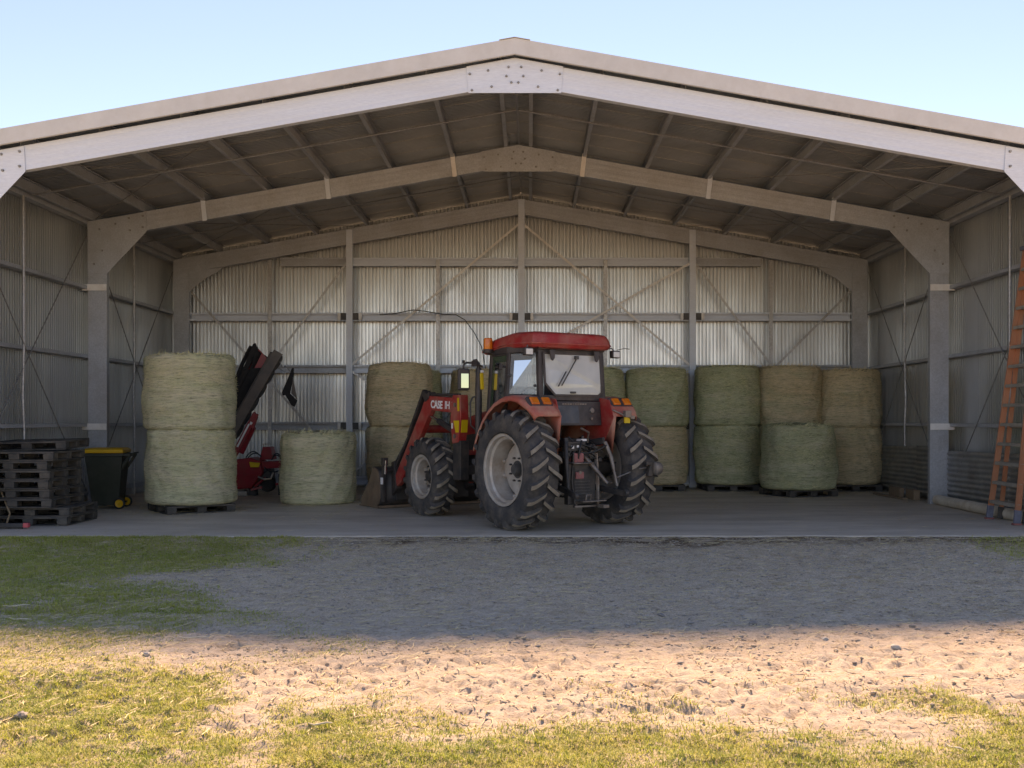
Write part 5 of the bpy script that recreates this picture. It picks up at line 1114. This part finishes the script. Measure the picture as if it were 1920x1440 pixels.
b = MB(); b.box((-0.50, 0.10, 0.78), (0.05, 0.14, 0.10)); P(b, 'red_reflector', 'foot_red', bevel=0.008)
b = MB()
for i in range(7): b.box((-0.49, 0.06, 0.42+i*0.045), (0.05, 0.30, 0.010))
P(b, 'ladder_rack', 'dark_steel')
b = MB(); b.box((-0.55, -0.02, 0.335), (0.06, 0.50, 0.03)); b.box((-0.62, -0.06, 0.41), (0.10, 0.42, 0.02)); b.box((-0.68, -0.20, 0.335), (0.16, 0.10, 0.05)); P(b, 'drawbar', 'worn_steel', bevel=0.006)
b = MB(); b.tube([(-0.60, 0.06, 0.40), (-0.62, 0.06, 0.50), (-0.62, -0.02, 0.50), (-0.60, -0.02, 0.40)], 0.014, 8); P(b, 'hitch_pin', 'worn_steel', smooth=50)
b = MB(); b.box2((-0.50, -0.20, 0.36), (-0.40, 0.30, 0.95)); P(b, 'hitch_frame', 'chassis', bevel=0.01)
b = MB(); b.tube([(-0.64, -0.42, 0.72), (-0.80, -0.75, 0.86), (-0.86, -0.86, 0.88)], 0.011, 6); P(b, 'stabiliser_rod', 'worn_steel')
b = MB(); b.box((-0.90, -0.90, 0.86), (0.07, 0.08, 0.22), rot=(0.25, 0, 0)); b.box((-0.92, -0.84, 0.95), (0.06, 0.10, 0.06)); P(b, 'hitch_bracket', 'chassis', bevel=0.01)
b = MB(); b.lathe([(0, -0.06), (0.085, -0.06), (0.10, -0.03), (0.10, 0.05), (0.07, 0.07), (0, 0.07)], 18, 'Y', (-0.92, -1.0, 0.87)); P(b, 'trailer_plug_reel', 'worn_steel', smooth=40)
b = MB(); b.tube([(-0.56, -0.46, 1.73), (-0.62, -0.55, 1.68), (-0.66, -0.62, 1.64), (-0.66, -0.70, 1.62)], 0.013, 8); b.box((-0.66, -0.66, 1.67), (0.07, 0.11, 0.10)); b.box((-0.67, -0.74, 1.62), (0.05, 0.08, 0.05)); P(b, 'remote_lever', 'worn_steel', bevel=0.008)
rh = random.Random(5)
for i in range(11):
    s0 = Vector((-0.40, rh.uniform(-0.15, 0.25), rh.uniform(1.1, 1.35))); s1 = Vector((-0.45-rh.uniform(0, 0.12), rh.uniform(-0.36, 0.36), rh.uniform(0.95, 1.3))); md = (s0+s1)/2+Vector((-0.12, rh.uniform(-0.1, 0.1), rh.uniform(-0.12, 0.14)))
    b = MB(); b.tube([s0*(1-t)**2+md*2*t*(1-t)+s1*t*t for t in [k/7 for k in range(8)]], rh.uniform(0.008, 0.014), 6); P(b, 'hydraulic_hose', 'hose', smooth=60)
for y0, z0 in ((0.30, 1.08), (-0.18, 1.18), (-0.28, 1.0)):
    b = MB(); b.lathe([(0, -0.05), (0.03, -0.05), (0.035, 0.0), (0.025, 0.05)], 10, 'X', (-0.46, y0, z0)); b.box((-0.42, y0, z0), (0.06, 0.09, 0.09)); P(b, 'coupler', 'chassis', bevel=0.006)

# ---- front loader
LY = 0.74
def arm(s):
    y = s*LY; th = 0.10
    pts = [(1.80, 1.93), (2.86, 1.985), (2.96, 1.93), (3.12, 1.72), (4.10, 0.56), (4.02, 0.40), (3.86, 0.48), (2.86, 1.62), (2.74, 1.74), (1.80, 1.68)]
    b = MB(); b.plate([(x, y-th/2, z) for x, z in pts], th, (0, 1, 0)); a_ = P(b, 'loader_arm', 'tractor_red', bevel=0.012, segs=2)
    # tower (mast) with warning stickers
    b = MB(); b.plate([(1.72, y-0.075, 1.98), (1.96, y-0.075, 1.98), (2.04, y-0.075, 1.60), (1.98, y-0.075, 1.20), (1.78, y-0.075, 1.22), (1.70, y-0.075, 1.62)], 0.15, (0, 1, 0)); t_ = P(b, 'loader_mast', 'tractor_red', bevel=0.012)
    b = MB(); b.box2((1.73, y-0.10, 0.62), (1.98, y+0.06, 1.25)); b.box2((1.75, min(y, s*0.2), 0.70), (1.95, max(y, s*0.2), 0.86)); b.build('mast_bracket', 'chassis', t_, bevel=0.01)
    ys = y+s*0.078
    b = MB(); b.plate([(1.80, ys, 1.93), (1.74, ys, 1.93), (1.73, ys, 1.72), (1.79, ys, 1.72)], 0.004, (0, s, 0)); b.build('warning_sticker', 'sticker_yellow', t_)
    b = MB(); b.plate([(1.92, ys, 1.57), (1.74, ys, 1.57), (1.75, ys, 1.38), (1.85, ys, 1.38)], 0.004, (0, s, 0)); b.build('warning_sticker', 'sticker_yellow', t_)
    b = MB(); b.plate([(1.726, y-0.05, 1.93), (1.726, y+0.05, 1.93), (1.712, y+0.05, 1.70), (1.712, y-0.05, 1.70)], 0.004, (-1, 0, 0)); b.build('warning_sticker', 'sticker_yellow', t_)
    b = MB(); b.plate([(1.702, y-0.055, 1.58), (1.702, y+0.055, 1.58), (1.726, y+0.055, 1.38), (1.726, y-0.055, 1.38)], 0.012, (-1, 0, 0)); b.build('warning_sticker', 'sticker_yellow', t_)
    b = MB(); b.plate([(1.99, ys, 1.53), (1.94, ys, 1.53), (1.94, ys, 1.44), (1.99, ys, 1.44)], 0.004, (0, s, 0)); b.build('data_plate', 'sticker_white', t_)
    for x, z in ((1.87, 1.82), (1.88, 1.32)):
        b = MB(); b.tube([(x, y-s*0.09, z), (x, y+s*0.092, z)], 0.035, 14); b.build('pivot_pin', 'worn_steel', t_)
    # lift ram under the arm, self-levelling bar and bell crank over it
    b = MB(); b.tube([(1.90, y-s*0.0, 1.36), (2.55, y, 1.56)], 0.05, 12); P(b, 'lift_ram', 'cab_black', smooth=50)
    b = MB(); b.tube([(2.50, y, 1.545), (2.98, y, 1.69)], 0.026, 10); P(b, 'ram_rod', 'chrome', smooth=50)
    b = MB(); b.tube([(1.85, y, 1.98), (2.82, y, 2.0)], 0.026, 10); P(b, 'levelling_bar', 'cab_black', smooth=50)
    b = MB(); b.plate([(2.78, y-0.07, 2.05), (2.86, y-0.07, 2.02), (2.98, y-0.07, 2.07), (3.06, y-0.07, 2.05), (3.04, y-0.07, 2.0), (2.92, y-0.07, 1.88), (2.80, y-0.07, 1.94)], 0.14, (0, 1, 0)); P(b, 'bell_crank', 'cab_black', bevel=0.012)
    b = MB(); b.bar((3.03, y, 2.08), (3.62, y, 1.30), 0.09, 0.06); b.bar((3.60, y, 1.32), (4.24, y, 0.62), 0.06, 0.05); P(b, 'crowd_ram', 'cab_black', bevel=0.01)
    b = MB(); b.tube([(3.55, y, 1.38), (4.26, y, 0.74)], 0.020, 10); P(b, 'crowd_ram_rod', 'chrome', smooth=50)
    b = MB(); b.plate([(4.02, y-0.06, 0.36), (4.10, y-0.06, 0.85), (4.22, y-0.06, 0.82), (4.20, y-0.06, 0.22)], 0.12, (0, 1, 0)); P(b, 'quick_hitch', 'cab_black', bevel=0.008)
    return a_
al = arm(1); arm(-1)
b = MB(); b.tube([(3.30, -LY, 1.42), (3.30, LY, 1.42)], 0.07, 14); P(b, 'cross_tube', 'tractor_red', smooth=50)
# maker's lettering on the left arm
mat('letter_white', (0.82, 0.81, 0.79), rough=0.5)
def lettering(body, size, M4, parent, name, mat_, bold=0.0):
    cu_ = bpy.data.curves.new(name, 'FONT'); cu_.body = body; cu_.size = size; cu_.extrude = 0.0015; cu_.offset = bold; cu_.space_character = 0.98
    to = bpy.data.objects.new('tmp', cu_); col.objects.link(to); dg = bpy.context.evaluated_depsgraph_get(); me = bpy.data.meshes.new_from_object(to.evaluated_get(dg)); bpy.data.objects.remove(to)
    me.transform(M4); me.materials.clear(); me.materials.append(MATS[mat_]); o = bpy.data.objects.new(name, me); col.objects.link(o); o.parent = parent
    return o
sl = math.atan2(0.055, 1.06)
def place(x, z, ang): # text reads towards -x on the left side of the tractor
    ex = Vector((-math.cos(ang), 0, -math.sin(ang))); ez = Vector((-math.sin(ang), 0, math.cos(ang))); ny = Vector((0, 1, 0))
    Mx = Matrix((ex, ez, ny)).transposed().to_4x4(); Mx.translation = Vector((x, LY+0.053, z)); return Mx
lettering('CASE', 0.175, place(2.74, 1.785, sl), al, 'lettering', 'letter_white', 0.006)
lettering('IH', 0.175, place(2.26, 1.765, sl), al, 'lettering', 'letter_white', 0.004)
b = MB()
for i in range(9): b.box((2.02-i*0.018, LY+0.052, 1.865), (0.012, 0.003, 0.018))
b.build('small_print', 'rim_silver', al)
# bucket: curved shell open to the front, resting on the slab
mat('bucket_black', (0.022, 0.022, 0.026), (0.04, 0.037, 0.036), rough=0.5, scale=5, dirt=(0.15, 0.10, 0.07), dirt_amt=0.5, dirt_scale=3)
mat('bucket_worn', (0.24, 0.15, 0.10), (0.15, 0.095, 0.065), rough=0.6, metal=0.3, scale=5, dirt=(0.30, 0.23, 0.17), dirt_amt=0.6)
BW = 1.02
shell = [(4.98, 0.015), (4.55, 0.02), (4.34, 0.035), (4.24, 0.09), (4.19, 0.20), (4.20, 0.45), (4.24, 0.62), (4.32, 0.70), (4.46, 0.74)]
n = len(shell); b = MB(); vs_ = [(x, s*BW, z) for s in (1, -1) for x, z in shell]; b.add(vs_, [(i, i+1, n+i+1, n+i) for i in range(n-1)])
bk = P(b, 'bucket', 'bucket_black', smooth=30); so = bk.modifiers.new('thick', 'SOLIDIFY'); so.thickness = 0.022; so.offset = 1
for s in (1, -1):
    b = MB(); b.plate([(x, s*BW, z) for x, z in shell]+[(4.62, s*BW, 0.50), (4.98, s*BW, 0.13)], 0.02, (0, s, 0)); b.build('bucket_side', 'bucket_worn', bk, bevel=0.003)
b = MB(); b.box2((4.88, -BW-0.02, 0.004), (5.05, BW+0.02, 0.026)); b.build('cutting_edge', 'bucket_worn', bk)
b = MB(); b.box2((4.20, -BW-0.025, 0.008), (4.60, BW+0.025, 0.055)); b.build('wear_strip', 'bucket_worn', bk, bevel=0.006)
for s in (1, -1):
    b = MB(); b.bar((4.16, s*0.97, 0.90), (4.19, s*0.97, 0.12), 0.06, 0.07, up=(1, 0, 0)); b.box((4.13, s*0.97, 0.84), (0.10, 0.10, 0.14)); b.build('bucket_rib', 'bucket_black', bk, bevel=0.01)
    b = MB(); b.tube([(4.09, s*0.97, 0.86), (4.11, s*0.97, 0.62)], 0.022, 10); b.build('ram_rod', 'chrome', bk, smooth=50)
    b = MB(); b.box((4.10, s*1.04, 0.50), (0.06, 0.03, 0.12)); b.build('side_marker', 'sticker_white', bk, bevel=0.006)
b = MB(); b.bar((4.15, -0.95, 0.70), (4.15, 0.95, 0.70), 0.05, 0.06); b.box2((4.13, -0.75, 0.15), (4.185, 0.75, 0.66)); b.build('hitch_frame', 'bucket_black', bk, bevel=0.01)
